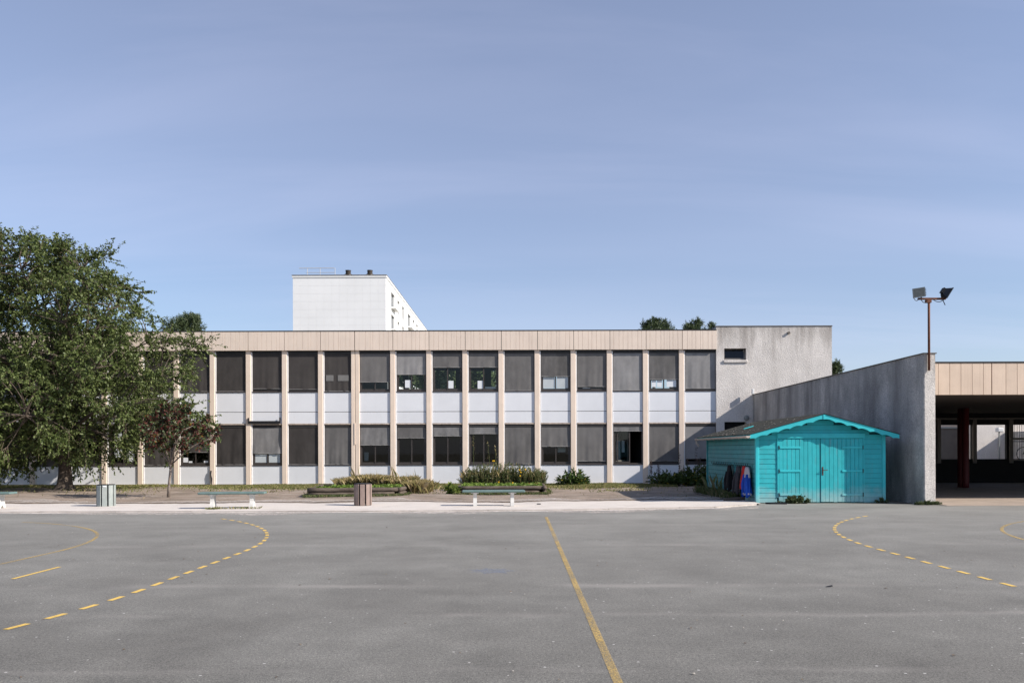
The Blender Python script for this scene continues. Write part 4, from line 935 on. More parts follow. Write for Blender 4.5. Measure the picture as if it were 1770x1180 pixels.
# leaf litter on the roof
V = []
rl_ = np.random.RandomState(5)
for k in range(95):
    yy = rl_.uniform(RY0+0.3, RY1-0.3); u = rl_.rand()**1.6; xx = RX0 + u*(apx-RX0)*0.85
    s_ = rl_.uniform(0.02, 0.055); a = rl_.uniform(0, 6.28); zz_ = roof_z(xx)+0.024
    V.append([(xx+s_*math.cos(a), yy+s_*math.sin(a)*1.6, zz_+s_*math.cos(a)*slope), (xx-s_*math.sin(a)*.6, yy+s_*math.cos(a)*.6, zz_+0.008-s_*math.sin(a)*.6*slope), (xx-s_*math.cos(a), yy-s_*math.sin(a)*1.6, zz_-s_*math.cos(a)*slope), (xx+s_*math.sin(a)*.6, yy-s_*math.cos(a)*.6, zz_+0.008+s_*math.sin(a)*.6*slope)])
o = np_quads('roof_leaf_litter', np.array(V), leaf_mat('roof_litter', (0.35, 0.28, 0.18), (0.6, 0.55, 0.48), trans=0)); tag(o, 'dry leaf scraps scattered on the dark shed roof', 'leaf litter', kind='stuff')
sp = (apx-1.25, RY0+3.2)
o = MB().add([(sp[0]-0.18, sp[1], roof_z(sp[0]-0.18)+0.03), (sp[0]+0.16, sp[1]+0.1, roof_z(sp[0]+0.16)+0.03), (sp[0]+0.16, sp[1]+0.22, roof_z(sp[0]+0.16)+0.03), (sp[0]-0.18, sp[1]+0.13, roof_z(sp[0]-0.18)+0.03)] + [(sp[0]-0.18, sp[1], roof_z(sp[0]-0.18)+0.05), (sp[0]+0.16, sp[1]+0.1, roof_z(sp[0]+0.16)+0.05), (sp[0]+0.16, sp[1]+0.22, roof_z(sp[0]+0.16)+0.05), (sp[0]-0.18, sp[1]+0.13, roof_z(sp[0]-0.18)+0.05)], [(0,3,2,1),(4,5,6,7),(0,1,5,4),(1,2,6,5),(2,3,7,6),(3,0,4,7)]).build('board_offcut', M['tealtrim'])
tag(o, 'small pale teal offcut lying on the shed roof', 'offcut')

# jackets hanging from the hooks
def jacket(name, label, y, ztop_, zbot_, w, m, m2=None, split=0.5, hem=None, lean=0.0, grp='jackets hung on the shed hooks', sleeve=True):
    root = empty(name, (hx-0.08, y, zbot_), label, 'jacket', grp)
    def body(z0, z1, mm, nm, seed):
        rr = random.Random(seed); b = MB(); nu, nv = 22, 12
        ph = [rr.uniform(0, 6.28) for _ in range(4)]
        for k in range(nv+1):
            q = k/nv; z = z0 + (z1-z0)*q; t = (z - zbot_)/(ztop_-zbot_)     # 1 at the top
            hw = w/2*(0.30 + 0.70*(1-t)**0.55) if t > 0.0 else w/2
            dp = 0.045 + 0.055*(1-t)**0.6
            for i in range(nu):
                a = 2*PI*i/nu
                fold = 1 + 0.14*math.sin(5*a+ph[0]+t*3)*(1-t*0.7) + 0.08*math.sin(9*a+ph[1]-t*4)
                zz2 = z + (0.03*math.sin(3*a+ph[2])*(1-q) if z0 == zbot_ else 0)
                b.v.append((-dp*fold*math.cos(a) - 0.02, hw*fold*math.sin(a) + lean*(1-t), zz2 - zbot_))
        for k in range(nv):
            for i in range(nu): j2 = (i+1) % nu; b.f.append((k*nu+i, k*nu+j2, (k+1)*nu+j2, (k+1)*nu+i))
        b.f.append(tuple(range(nv*nu, nv*nu+nu))); b.f.append(tuple(range(nu-1, -1, -1)))
        return fixn(b.build(nm, mm, root, smooth=True))
    if m2:
        zs_ = zbot_ + (ztop_-zbot_)*split
        body(zbot_, zs_, m, 'body', 3); body(zs_, ztop_, m2, 'hood', 3)
    else: body(zbot_, ztop_, m, 'body', sum(map(ord, label)))
    if hem:
        b = MB(); n = 20
        ringp = [(-0.10*math.cos(2*PI*i/n)-0.02, w*0.49*math.sin(2*PI*i/n)+lean, 0.02) for i in range(n)]
        for zz2, sc in ((-0.01, 1.04), (0.06, 1.06)): b.v += [(x*sc, yq*sc, zz2) for x, yq, _ in ringp]
        for i in range(n): j2 = (i+1) % n; b.f.append((i, j2, n+j2, n+i))
        fixn(b.build('hem_band', hem, root, smooth=True))
    if sleeve:
        for s in (-1, 1):
            MB().tube([(-0.06, s*w*0.22, (ztop_-zbot_)*0.72), (-0.10, s*w*0.34+lean*.5, (ztop_-zbot_)*0.38), (-0.09, s*w*0.36+lean, -0.02), (-0.09, s*w*0.36+lean, -0.08)], [0.05, 0.055, 0.048, 0.04], 8).build('sleeve', m, root, smooth=True)
    return root
jacket('jacket', 'black jacket hanging on the shed hooks, farthest left', 26.55, 1.07, 0.30, 0.62, M['jblack'], sleeve=True)
jacket('jacket', 'charcoal grey jacket hanging between the black and the red ones', 25.45, 1.07, 0.26, 0.66, M['jgrey'], lean=0.12)
jacket('jacket', 'red jacket hanging mostly behind the blue one', 24.83, 1.08, 0.38, 0.42, M['jred'], lean=0.10, sleeve=False)
jacket('jacket', 'blue jacket with pale grey shoulders and hem beside the shed corner', 24.5, 1.06, 0.22, 0.62, M['jblue'], m2=M['jwhite'], split=0.62, hem=M['jwhite'], sleeve=True)

# scraps near the shed corner
o = MB().prism([(7.30, 23.62), (7.42, 23.50), (7.86, 23.42), (7.60, 23.66)], 'z', 0.0, 0.05).build('flat_stone', M['black']); fixn(o); tag(o, 'flat dark triangular scrap lying on the asphalt by the shed corner', 'scrap')
o = MB().tube([(6.35, 24.6, 0.05), (6.7, 24.7, 0.08), (7.0, 24.75, 0.10), (7.03, 24.77, 0.24)], [0.05, 0.06, 0.05, 0.02], 8).build('bent_stick', M['log']); tag(o, 'dark bent stick on the sand under the jackets', 'stick')
o = MB().add([(3.60, 9.38, 0.004), (3.68, 9.39, 0.006), (3.69, 9.43, 0.018), (3.61, 9.42, 0.004)], [(0,1,2,3)]).build('dark_scrap', M['black']); tag(o, 'small black scrap on the asphalt in the right foreground', 'scrap')
S_ = W(930, 874, 23.3); o = MB().bbox(0.62, 0.74, 23.2, 23.26, 0.035, 0.06, 0.008).build('litter_scrap', M['lampdark']); tag(o, 'tiny dark scrap on the sand path right of the bench', 'scrap')

# ------------------------------------------------------------------ benches
def make_bench():
    root = bpy.data.objects.new('bench', None); COL.objects.link(root)
    fixn(MB().bbox(-0.88, 0.88, -0.20, 0.20, 0.385, 0.445, 0.018).build('seat', M['bench'], root))
    for s in (-1, 1):
        prof = [(-0.17, 0.0), (-0.15, 0.10), (-0.105, 0.20), (-0.10, 0.26), (-0.14, 0.33), (-0.18, 0.383), (0.18, 0.383), (0.14, 0.33), (0.10, 0.26), (0.105, 0.20), (0.15, 0.10), (0.17, 0.0), (0.08, 0.0), (0.0, 0.08), (-0.08, 0.0)]
        fixn(MB().prism(prof, 'x', s*0.52-0.05, s*0.52+0.05).build('leg', M['conc'], root))
        MB().bbox(s*0.52-0.11, s*0.52+0.11, -0.16, 0.16, 0.355, 0.384, 0.01).build('bracket', M['conc'], root)
    return root
bench0 = make_bench()
def put(o, x, y, z, rz): o.location = (x, y, z); o.rotation_euler = (0, 0, rz)
B = [(402, 880, 0.12, 'green plank bench between the green-grey bin and the brown bin'), (853, 876, 0.045, 'green plank bench in front of the right log planter'), (-33, 880, 0.05, 'green plank bench cut off by the left edge of the picture')]
for k, (pxx, py, rz, lab) in enumerate(B):
    o = bench0 if k == 0 else copy_tree(bench0)
    Y = FPX*EYE/(py + (pxx-VX)*0.003 - HY) + 0.1; put(o, (pxx-VX)*Y/FPX, Y, 0.028, rz)
    tag(o, lab, 'bench', 'green plank benches along the path')

# ------------------------------------------------------------------ slatted bins
def make_bin(name, pxx, py, m, label, rz):
    Y = FPX*EYE/(py + (pxx-VX)*0.003 - HY) + 0.2; x = (pxx-VX)*Y/FPX
    root = empty(name, (x, Y, 0.03), label, 'bin', 'slatted bins along the path'); root.rotation_euler = (0, 0, rz)
    r = 0.235; n = 9
    MB().tube([(0, 0, 0.03), (0, 0, 0.60)], r-0.05, 18).build('liner', M['black'], root)
    MB().tube([(0, 0, 0.600), (0, 0, 0.622)], r+0.006, 18).build('lid_ring', M['black'], root)
    sw = 2*r*math.tan(PI/n) - 0.040
    for k in range(n):
        a = 2*PI*k/n; Rm = Matrix.Rotation(a, 4, 'Z')
        b = MB(); b.bbox(-sw/2, sw/2, -r-0.012, -r+0.014, 0.0, 0.60 + rnd.uniform(-0.004, 0.004), 0.006)
        b.v = [tuple(Rm @ Vector(v)) for v in b.v]; b.build('slat', m, root)
    for zz in (0.12, 0.48): MB().tube([(0, 0, zz), (0, 0, zz+0.03)], r-0.015, 18, cap=False).build('band', M['iron'], root)
    return root
bA = make_bin('slatted_bin', 183, 877, M['bingreen'], 'round slatted bin with grey-green slats near the big tree', 0.3)
MB().bbox(-0.035, 0.05, -0.262, -0.249, 0.555, 0.585, 0.003).build('sticker', M['paper'], bA)
make_bin('slatted_bin', 627, 875, M['binbrown'], 'round slatted bin with brown wooden slats before the left planter', 0.12)

# ------------------------------------------------------------------ foliage tools
RS = np.random.RandomState(42)
def unit(v): return v / np.maximum(np.linalg.norm(v, axis=-1, keepdims=True), 1e-9)
def leaves(base, d, L, wd, rs, flat=0.5, fold=0.15):
    """base (N,3), d (N,3) unit, L (N,) -> (N,4,3) folded leaf quads"""
    n = len(base); up = np.tile(np.array([0, 0, 1.0]), (n, 1)) * flat + rs.normal(0, 0.5, (n, 3))
    side = unit(np.cross(d, up)); nr_ = unit(np.cross(side, d)); L = L[:, None]
    m = base + d*L*0.48 + nr_*L*fold*0.4
    tip = base + d*L - nr_*L*fold*0.5
    return np.stack([base, m + side*L*wd/2, tip, m - side*L*wd/2], axis=1)
def twig_leaves(starts, ends, per, L, wd, rs, droop=0.5, sag=0.1, flat=0.6):
    T = len(starts); t = rs.rand(T, per); t = 0.12 + 0.88*t
    P = starts[:, None]*(1-t[..., None]) + ends[:, None]*t[..., None]
    P[..., 2] -= sag*(t**2)
    td = unit(ends - starts)[:, None].repeat(per, 1)
    d = unit(td*0.55 + rs.normal(0, 0.55, P.shape) + np.array([0, 0, -droop]))
    Ls = L*rs.uniform(0.6, 1.25, (T, per))
    return leaves(P.reshape(-1, 3), d.reshape(-1, 3), Ls.reshape(-1), wd, rs, flat)
def branch_path(a, b, rs, n=6, wob=0.12, up=0.15):
    a, b = np.array(a), np.array(b); L = np.linalg.norm(b-a); pts = []
    off = rs.normal(0, wob*L*0.3, 3)
    for k in range(n+1):
        q = k/n; p = a + (b-a)*q + off*math.sin(PI*q); p[2] += up*L*math.sin(PI*q)*0.5
        pts.append(tuple(p))
    return pts

def big_tree(name, loc, label, cat, env, ctr, zr_, nclus, limbs, ntw, per, leafL, leafW, mat_leaf, bark, trunk_pts, trunk_r, seed, twl=(0.5, 1.1), ysq=1.0, droop=0.5, sag=0.12, shell=0.55, group=None, tuple_mats=None):
    rs = np.random.RandomState(seed)
    root = empty(name, loc, label, cat, group)
    L0 = np.array(loc)
    tm = MB().tube(trunk_pts, trunk_r, 14)
    # root flare and ridges
    o = tm.build('trunk', bark, root, smooth=True)
    top = np.array(trunk_pts[-1])
    # cluster centres inside the envelope
    C = []
    zlo, zhi = zr_
    while len(C) < nclus:
        z = rs.uniform(zlo, zhi); r = env(z)
        if r <= 0 or rs.rand() > (r/6.8)**1.3 + 0.05: continue
        a = rs.uniform(0, 2*PI); q = rs.rand()**shell
        wob = 1 + 0.16*math.sin(3*a + z*1.7 + seed) + 0.10*math.sin(7*a - z*2.3)
        rr = r*q*wob
        C.append((ctr[0] + rr*math.cos(a), ctr[1] + rr*math.sin(a)*ysq, z))
    C = np.array(C)
    # limbs
    lp = []; lb = MB()
    for (ax, az, ar) in limbs:
        e = np.array([ctr[0] + ar*math.cos(ax), ctr[1] + ar*math.sin(ax)*ysq, az])
        st = np.array(trunk_pts[-1 if az > 4 else -2])
        P = branch_path(st, e, rs, 9, 0.12, 0.25); r0 = trunk_r[-1]*0.42
        lb.tube(P, [r0*(1-0.85*k/9) + 0.012 for k in range(10)], 7); lp += [np.array(p) for p in P[2:]]
    lp = np.array(lp)
    tb = MB()
    ST, EN = [], []
    for c in C:
        dd = np.linalg.norm(lp - c, axis=1) + 1.2*np.maximum(0, lp[:, 2] - c[2]); bpt = lp[np.argmin(dd)]
        P = branch_path(bpt, c, rs, 5, 0.2, 0.12)
        lb.tube(P, [min(0.026, trunk_r[-1]*0.25)*(1-k/6) + 0.006 for k in range(6)], 5, cap=False)
        od = unit(c - np.array([ctr[0], ctr[1], (zlo+zhi)/2 - 1.0])); bd = unit(np.array(P[-1]) - np.array(P[-3]))
        for k in range(ntw):
            q = rs.uniform(0.35, 1.0); s = np.array(P[-1])*q + np.array(P[-3])*(1-q)
            d = unit(od*0.5 + bd*0.5 + rs.normal(0, 0.75, 3) + np.array([0, 0, 0.05])); ln = rs.uniform(*twl)
            ST.append(s); EN.append(s + d*ln)
    ST, EN = np.array(ST), np.array(EN)
    for s, e in zip(ST[::2], EN[::2]):
        m_ = (s+e)/2; e2 = e - np.array([0, 0, sag]); tb.tube([s, m_ - np.array([0, 0, sag*0.25]), e2], [0.010, 0.007, 0.003], 3, cap=False)
    for ob in (lb.build('branches', bark, root, smooth=True), tag(tb.build('twigs', M['twig'], root), kind='stuff')): ob.location = -Vector(loc)
    o.location = -Vector(loc)
    V = twig_leaves(ST, EN, per, leafL, leafW, rs, droop, sag)
    if tuple_mats:
        sel = rs.rand(len(V)) < tuple_mats[1]
        a_ = np_quads('crown', V[~sel], mat_leaf, root); b_ = np_quads('crown', V[sel], tuple_mats[0], root)
        a_.location = b_.location = -Vector(loc)
    else:
        a_ = np_quads('crown', V, mat_leaf, root); a_.location = -Vector(loc)
    return root

def interp(pts):
    zs_, rs_ = zip(*pts); return lambda z: float(np.interp(z, zs_, rs_, left=0, right=0))
# ------------------------------------------------------------------ big cherry tree on the left
YT = 33.2; sc = YT/FPX
tx = (112-VX)*sc; cx = (58-VX)*sc
env = interp([(0.9, 3.6), (1.6, 4.8), (2.6, 6.0), (3.7, 6.6), (5.6, 6.4), (6.8, 5.7), (7.5, 5.3), (8.5, 4.7), (9.4, 3.3), (10.0, 2.3), (10.3, 1.0)])
tp = [(tx, YT, -0.15), (tx-0.02, YT, 0.0), (tx, YT, 0.25), (tx+0.01, YT, 0.7), (tx-0.02, YT, 1.3), (tx-0.08, YT, 2.0), (tx-0.2, YT, 2.8)]
tr_ = [0.62, 0.46, 0.30, 0.245, 0.225, 0.22, 0.20]
limbs = [(a, z, r) for a, z, r in ((0.1, 3.2, 4.8), (0.9, 3.0, 4.4), (1.9, 3.2, 4.6), (2.7, 3.4, 4.6), (3.6, 3.0, 4.8), (4.4, 2.8, 4.6), (5.1, 2.9, 4.6), (5.8, 3.1, 4.9), (0.0, 4.6, 5.2), (5.6, 4.8, 5.0), (1.0, 4.6, 4.8),
         (0.4, 6.2, 4.4), (1.5, 6.4, 4.2), (2.5, 6.2, 4.4), (3.5, 6.6, 4.2), (4.5, 6.2, 4.4), (5.4, 6.4, 4.4), (6.0, 7.6, 3.8), (0.0, 9.0, 2.0), (2.0, 9.2, 1.6), (4.0, 9.6, 1.2), (5.0, 8.6, 2.6))]
big_tree('cherry_tree', (tx, YT, 0), 'large leafy green tree in front of the left end of the school', 'tree', env, (cx, YT), (0.95, 10.3), 760, limbs, 12, 25, 0.12, 0.50, M['leaf'], M['bark'], tp, tr_, 3, twl=(0.45, 1.0), ysq=0.80, droop=0.55, sag=0.14)
# roots
# ------------------------------------------------------------------ young red-leaved maple
YM = 28.2; sm = YM/FPX; mxx = (291-VX)*sm; mcx = (304-VX)*sm
envm = interp([(1.66, 0.5), (1.8, 1.25), (2.2, 1.35), (2.6, 1.1), (2.95, 0.62), (3.1, 0.2)])
tpm = [(mxx, YM, -0.05), (mxx+0.02, YM, 0.4), (mxx+0.09, YM, 1.1), (mxx+0.13, YM, 1.7)]
lm_ = [(a, z, r) for a, z, r in ((0.1, 2.0, 1.2), (0.9, 2.3, 0.9), (2.0, 2.2, 0.9), (2.9, 2.2, 1.2), (3.5, 2.4, 1.1), (4.4, 2.1, 0.9), (5.3, 2.3, 1.0), (1.5, 2.85, 0.5), (4.7, 2.8, 0.5))]
big_tree('maple_tree', (mxx, YM, 0), 'young slender maple with dark red and green leaves', 'tree', envm, (mcx, YM), (1.66, 3.1), 62, lm_, 9, 11, 0.105, 0.85, M['leafred'], M['barkpale'], tpm, [0.06, 0.045, 0.04, 0.034], 9, twl=(0.16, 0.36), ysq=0.9, droop=0.35, sag=0.04, tuple_mats=(M['leafred2'], 0.26), shell=0.5)

# ------------------------------------------------------------------ trees behind the school
def tuft_tree(name, label, px, pytop, Y, lobes, leafm, n_leaf, seed, trunk_r=0.16, grp='evergreen tops behind the school', leafL=0.30, leafW=0.16):
    rs = np.random.RandomState(seed); t = W(px, pytop, Y)
    root = empty(name, (t.x, Y, -0.2), label, 'tree', grp)
    o = MB().tube([(t.x, Y, -0.3), (t.x+0.05, Y, t.z*0.5), (t.x, Y, t.z-0.5)], [trunk_r, trunk_r*0.8, 0.05], 8).build('trunk', M['bark'], root, smooth=True); o.location = -root.location
    br = MB(); VV = []
    for (lx, lz, r) in lobes:
        c = np.array([t.x + lx*Y/FPX, Y + rs.uniform(-0.8, 0.8), t.z - lz*Y/FPX]); R_ = r*Y/FPX
        br.tube(branch_path((t.x, Y, max(1.0, c[2]-1.8)), c, rs, 4, 0.15, 0.1), [0.05, 0.045, 0.04, 0.03, 0.015], 5, cap=False)
        nt_ = int(n_leaf*(r/10.0)**2) + 4
        # upright shoots
        for k in range(nt_):
            a = rs.uniform(0, 2*PI); q = rs.rand()**0.5; s = c + np.array([math.cos(a)*R_*q, math.sin(a)*R_*q, rs.uniform(-R_, 0.35*R_)])
            e = s + np.array([rs.normal(0, 0.10), rs.normal(0, 0.10), rs.uniform(0.4, 1.15)])*R_*1.0
            nn = 26; tt = rs.rand(nn)[:, None]; P = s*(1-tt) + e*tt
            d = unit(rs.normal(0, 0.8, (nn, 3)) + np.array([0, 0, 0.55]))
            VV.append(leaves(P, d, leafL*rs.uniform(0.6, 1.1, nn), leafW, rs, 0.3))
    o = br.build('branches', M['bark'], root, smooth=True); o.location = -root.location
    o = np_quads('crown', np.concatenate(VV), leafm, root); o.location = -root.location
    return root
tuft_tree('pine_tree', 'dark pine top rising over the school roof, left of its twin by the white block', 1129, 552, 62, [(-12, 14, 9), (-2, 8, 8), (7, 9, 8), (22, 10, 8), (0, 24, 18), (18, 26, 14), (-14, 30, 12), (6, 45, 26)], M['pine'], 26, 1)
tuft_tree('pine_tree', 'dark pine top rising over the school roof right beside the white stair block', 1202, 554, 62, [(-16, 14, 8), (-3, 10, 8), (4, 5, 7), (24, 14, 6), (14, 22, 8), (-8, 26, 16), (16, 30, 16), (0, 45, 26)], M['pine'], 26, 2)
tuft_tree('pine_tree', 'dark evergreen peeking out right of the white stair block', 1438, 627, 62, [(6, 6, 9), (13, 12, 8), (0, 14, 10), (4, 26, 18), (-10, 24, 14)], M['pine'], 26, 3)
tuft_tree('pine_tree', 'dark evergreen behind the school roof beside the big leafy tree', 325, 542, 62, [(-5, 4, 9), (6, 8, 9), (16, 14, 8), (-14, 14, 12), (4, 24, 18), (-20, 30, 18), (18, 30, 12)], M['pine'], 26, 4)
tuft_tree('garden_tree', 'light green tree glimpsed through the upper windows of the school', 795, 600, 60, [(-20, 30, 30), (20, 20, 30), (0, 60, 40), (-40, 50, 35), (-55, 20, 30), (-80, 45, 30), (40, 60, 30), (-100, 20, 25)], M['backleaf'], 12, 5, grp=None, leafL=0.35, leafW=0.5)

# ------------------------------------------------------------------ white apartment block far behind
YA = 100.0
ax0, ax1, azt = W(506, 474, YA).x, W(667, 474, YA).x, W(600, 475, YA).z
apt = empty('apartment_block', ((ax0+ax1)/2, YA, 0), 'tall white apartment block far behind the school roof', 'building')
def tpart(mb, name, m, parent=None, **k):
    o = mb.build(name, m, parent or apt, **k)
    if parent is None: o.location = -apt.location
    return o
YE = 190.0
tpart(MB().box(ax0, ax1-0.35, YA+0.15, YE, -0.3, azt-0.4), 'core', M['towerwhite'])
# tiled gable: rows of cladding panels
nxp, nzp = 12, 12
pw = (ax1-ax0)/nxp; ph_ = 1.0
zrow = azt - 0.35; r_i = 0
while zrow > 12.0:
    hgt = 0.98
    for k in range(nxp):
        tpart(MB().bbox(ax0+k*pw+0.004, ax0+(k+1)*pw-0.004, YA, YA+0.14, zrow-hgt+0.004, zrow-0.004, 0.004), 'cladding_panel', M['tile'])
    zrow -= hgt; r_i += 1
tpart(MB().box(ax0, ax1-0.01, YA+0.02, YA+0.145, -0.3, zrow), 'gable_wall', M['tile'])
tpart(MB().box(ax0-0.08, ax1+0.10, YA-0.06, YE+0.05, azt-0.33, azt-0.08), 'cornice', M['towerwhite'])
tpart(MB().box(ax0-0.12, ax1+0.12, YA-0.1, YE+0.1, azt-0.075, azt), 'coping', M['coping'])
# long right-hand facade: wall strips and recessed windows with white fins
zt2 = azt - 1.3
tpart(MB().box(ax1-0.34, ax1-0.0, YA+0.16, YE, azt-1.25, azt-0.34), 'attic_band', M['towerwhite'])
storey = 2.8
for lv in range(4):
    z1 = zt2 - lv*storey; z0 = z1 - storey
    tpart(MB().box(ax1-0.34, ax1-0.02, YA+0.16, YE, z0, z0+0.95), 'spandrel', M['towerwhite'])
    y = YA + 0.16; k = 0
    while y < YE - 4:
        wd_ = 2.6 if k % 3 else 4.2; op_ = 2.0 if k % 3 else 3.0
        tpart(MB().box(ax1-0.34, ax1-0.021, y, y+wd_, z0+0.951, z1-0.001), 'pier', M['towerwhite'])
        y += wd_
        wn = tpart(MB().box(ax1-0.30, ax1-0.26, y, y+op_, z0+0.95, z1), 'window', M['towerglass'])
        if k % 3 == 0:
            MB().box(ax1-0.02, ax1+0.55, y-0.1, y+op_+0.1, z0+0.75, z0+0.9).box(ax1+0.5, ax1+0.55, y-0.1, y+op_+0.1, z0+0.9, z0+1.6).build('balcony', M['towerwhite'], wn)
        y += op_; k += 1
# roof furniture
rl_p = [W(517, 461.5, YA+0.5), W(578, 461, YA+0.5)]
rail = tpart(MB().tube([(rl_p[0].x, YA+0.5, azt+0.95), (rl_p[1].x, YA+0.5, azt+0.95)], 0.045, 6), 'roof_railing', M['railing'])
rr_ = MB(); rr_.tube([(rl_p[0].x+0.85, YA+0.5, azt+0.40), (rl_p[1].x, YA+0.5, azt+0.40)], 0.035, 6)
for pxx in (530, 552, 577.7):
    xx = W(pxx, 0, YA+0.5).x; rr_.tube([(xx, YA+0.5, azt), (xx, YA+0.5, azt+0.95)], 0.035, 6)
o = rr_.build('rail_post', M['railing'], rail)
for pxx in (600.5, 638):
    xx = W(pxx, 0, YA+3).x
    v_ = tpart(MB().bbox(xx-0.36, xx+0.40, YA+2.6, YA+3.4, azt-0.05, azt+0.62, 0.04), 'chimney_base', M['towerwhite'])
    MB().tube([(xx, YA+3, azt+0.62), (xx, YA+3, azt+0.70), (xx, YA+3, azt+0.70), (xx, YA+3, azt+1.12), (xx, YA+3, azt+1.20)], [0.46, 0.46, 0.33, 0.33, 0.38], 14).build('roof_vent', M['vent'], v_)
xx = W(643, 0, YA+5).x; tpart(MB().tube([(xx, YA+5, azt), (xx, YA+5, azt+0.95)], 0.22, 10), 'roof_vent', M['vent'])

# ------------------------------------------------------------------ log planters
def log_mesh(a, b_, r, seed):
    rs = random.Random(seed); a, b_ = Vector(a), Vector(b_); n = 9
    pts = [a.lerp(b_, k/n) + Vector((rs.uniform(-.01, .01), rs.uniform(-.01, .01), rs.uniform(-.008, .008))) for k in range(n+1)]
    return MB().tube(pts, [r*rs.uniform(0.92, 1.06) for _ in range(n+1)], 10)
def planter(label, FL, FR, BR, BL):
    root = empty('log_planter', ((FL[0]+FR[0])/2, FL[1], 0), label, 'planter', 'raised beds edged with logs')
    sd = 1
    for lv in (0, 1):
        r = 0.082; z = 0.055 + lv*0.155
        for (p, q) in ((FL, FR), (FR, BR), (BR, BL), (BL, FL)):
            d = (Vector((*q, 0)) - Vector((*p, 0))).normalized(); ext = rnd.uniform(-0.02, 0.10)
            a = Vector((*p, z)) - d*ext; b_ = Vector((*q, z)) + d*(0.02 if lv else -0.2)
            o = log_mesh(a, b_, r*rnd.uniform(0.92, 1.08), sd + len(label)).build('log', M['log'], root, smooth=True); o.location = -root.location; sd += 1
    nn = 14; b = MB()
    for j in range(nn+1):
        for i in range(nn+1):
            u, v = 0.02 + 0.96*i/nn, 0.02 + 0.96*j/nn
            x = (FL[0]*(1-u)+FR[0]*u)*(1-v) + (BL[0]*(1-u)+BR[0]*u)*v; y = (FL[1]*(1-u)+FR[1]*u)*(1-v) + (BL[1]*(1-u)+BR[1]*u)*v
            b.v.append((x, y, 0.20 + 0.03*math.sin(5*u+3*v)*math.sin(4*v)))
    for j in range(nn):
        for i in range(nn): b.f.append((j*(nn+1)+i, j*(nn+1)+i+1, (j+1)*(nn+1)+i+1, (j+1)*(nn+1)+i))
    o = b.build('soil', M['soilbed'], root, smooth=True); o.location = -root.location
    return root
P1 = ((-7.15, 28.2), (-4.08, 28.7), (-3.95, 31.6), (-7.5, 31.6)); P2 = ((-2.08, 29.5), (1.08, 29.5), (1.08, 32.6), (-2.05, 32.8))
planter('left raised bed edged with dark logs behind the brown bin', *P1)
planter('right raised bed edged with dark logs behind the middle bench', *P2)
def quadpt(Pq, u, v):
    FL, FR, BR, BL = Pq; x = (FL[0]*(1-u)+FR[0]*u)*(1-v) + (BL[0]*(1-u)+BR[0]*u)*v; y = (FL[1]*(1-u)+FR[1]*u)*(1-v) + (BL[1]*(1-u)+BR[1]*u)*v; return x, y

def blades(pts, h, w, rs, lean=0.35, curve=0.4):
    """grass blades: (N,4,3) narrow quads bent over"""
    pts = np.array(pts); n = len(pts); a = rs.uniform(0, 2*PI, n); d = np.stack([np.cos(a), np.sin(a), np.zeros(n)], 1)
    hh = h*rs.uniform(0.5, 1.2, n)[:, None]; ln = lean*rs.uniform(0.1, 1.2, n)[:, None]
    b_ = rs.uniform(0, 2*PI, n); s = np.stack([np.cos(b_), np.sin(b_), np.zeros(n)], 1)*w/2
    m_ = pts + d*hh*ln*0.35 + np.array([0, 0, 1])*hh*0.6
    t = pts + d*hh*ln + np.array([0, 0, 1])*hh*(1 - curve*ln*0.5)
    return np.stack([pts - s, pts + s, t + s*0.15, m_ - s*0.6], 1)
rs = np.random.RandomState(77)
# low salad-like plants in both beds
for Pq, lab in ((P1, 'low fresh green plants growing in the left log planter'), (P2, 'low fresh green plants growing in the right log planter')):
    bs_, ds_, ls_ = [], [], []
    for k in range(420):
        u, v = rs.uniform(0.04, 0.96), rs.uniform(0.03, 0.70); x, y = quadpt(Pq, u, v)
        if Pq is P1 and u < 0.22 and rs.rand() < 0.7: continue
        for q in range(7):
            a = rs.uniform(0, 2*PI); bs_.append((x + rs.normal(0, .03), y + rs.normal(0, .03), 0.20 + rs.uniform(0, 0.05))); ds_.append((math.cos(a), math.sin(a), rs.uniform(0.4, 1.6))); ls_.append(rs.uniform(0.06, 0.15))
    o = np_quads('bed_plants', leaves(np.array(bs_), unit(np.array(ds_)), np.array(ls_), 0.6, rs, 0.8), M['lettuce']); tag(o, lab, 'plants', kind='stuff')
# tall dry grass at the back of the left bed and spilling past its right end
pts = []
for k in range(9000):
    u, v = rs.uniform(0.22, 1.0), rs.uniform(0.80, 1.15); x, y = quadpt(P1, u, v); x += rs.normal(0, 0.05)
    pts.append((x, y, 0.10 + 0.06*math.sin(x*3.1)))
for k in range(2600):
    pts.append((-3.9 + abs(rs.normal(0, 0.26)), rs.uniform(29.8, 31.8), -0.03))
o = np_quads('dry_grass', blades(pts, 0.50, 0.0085, rs, 0.7), M['drygrass']); tag(o, 'tall dry yellowish grass behind and beside the left log planter', 'grass', kind='stuff')
pts = [(*quadpt(P1, rs.uniform(0.2, 1.05), rs.uniform(0.85, 1.1)), 0.15) for k in range(34)]
o = np_quads('grass_stalks', blades(pts, 0.80, 0.0045, rs, 0.35), M['drygrass']); tag(o, 'sparse thin seed stalks above the left planter grass', 'grass', kind='stuff')
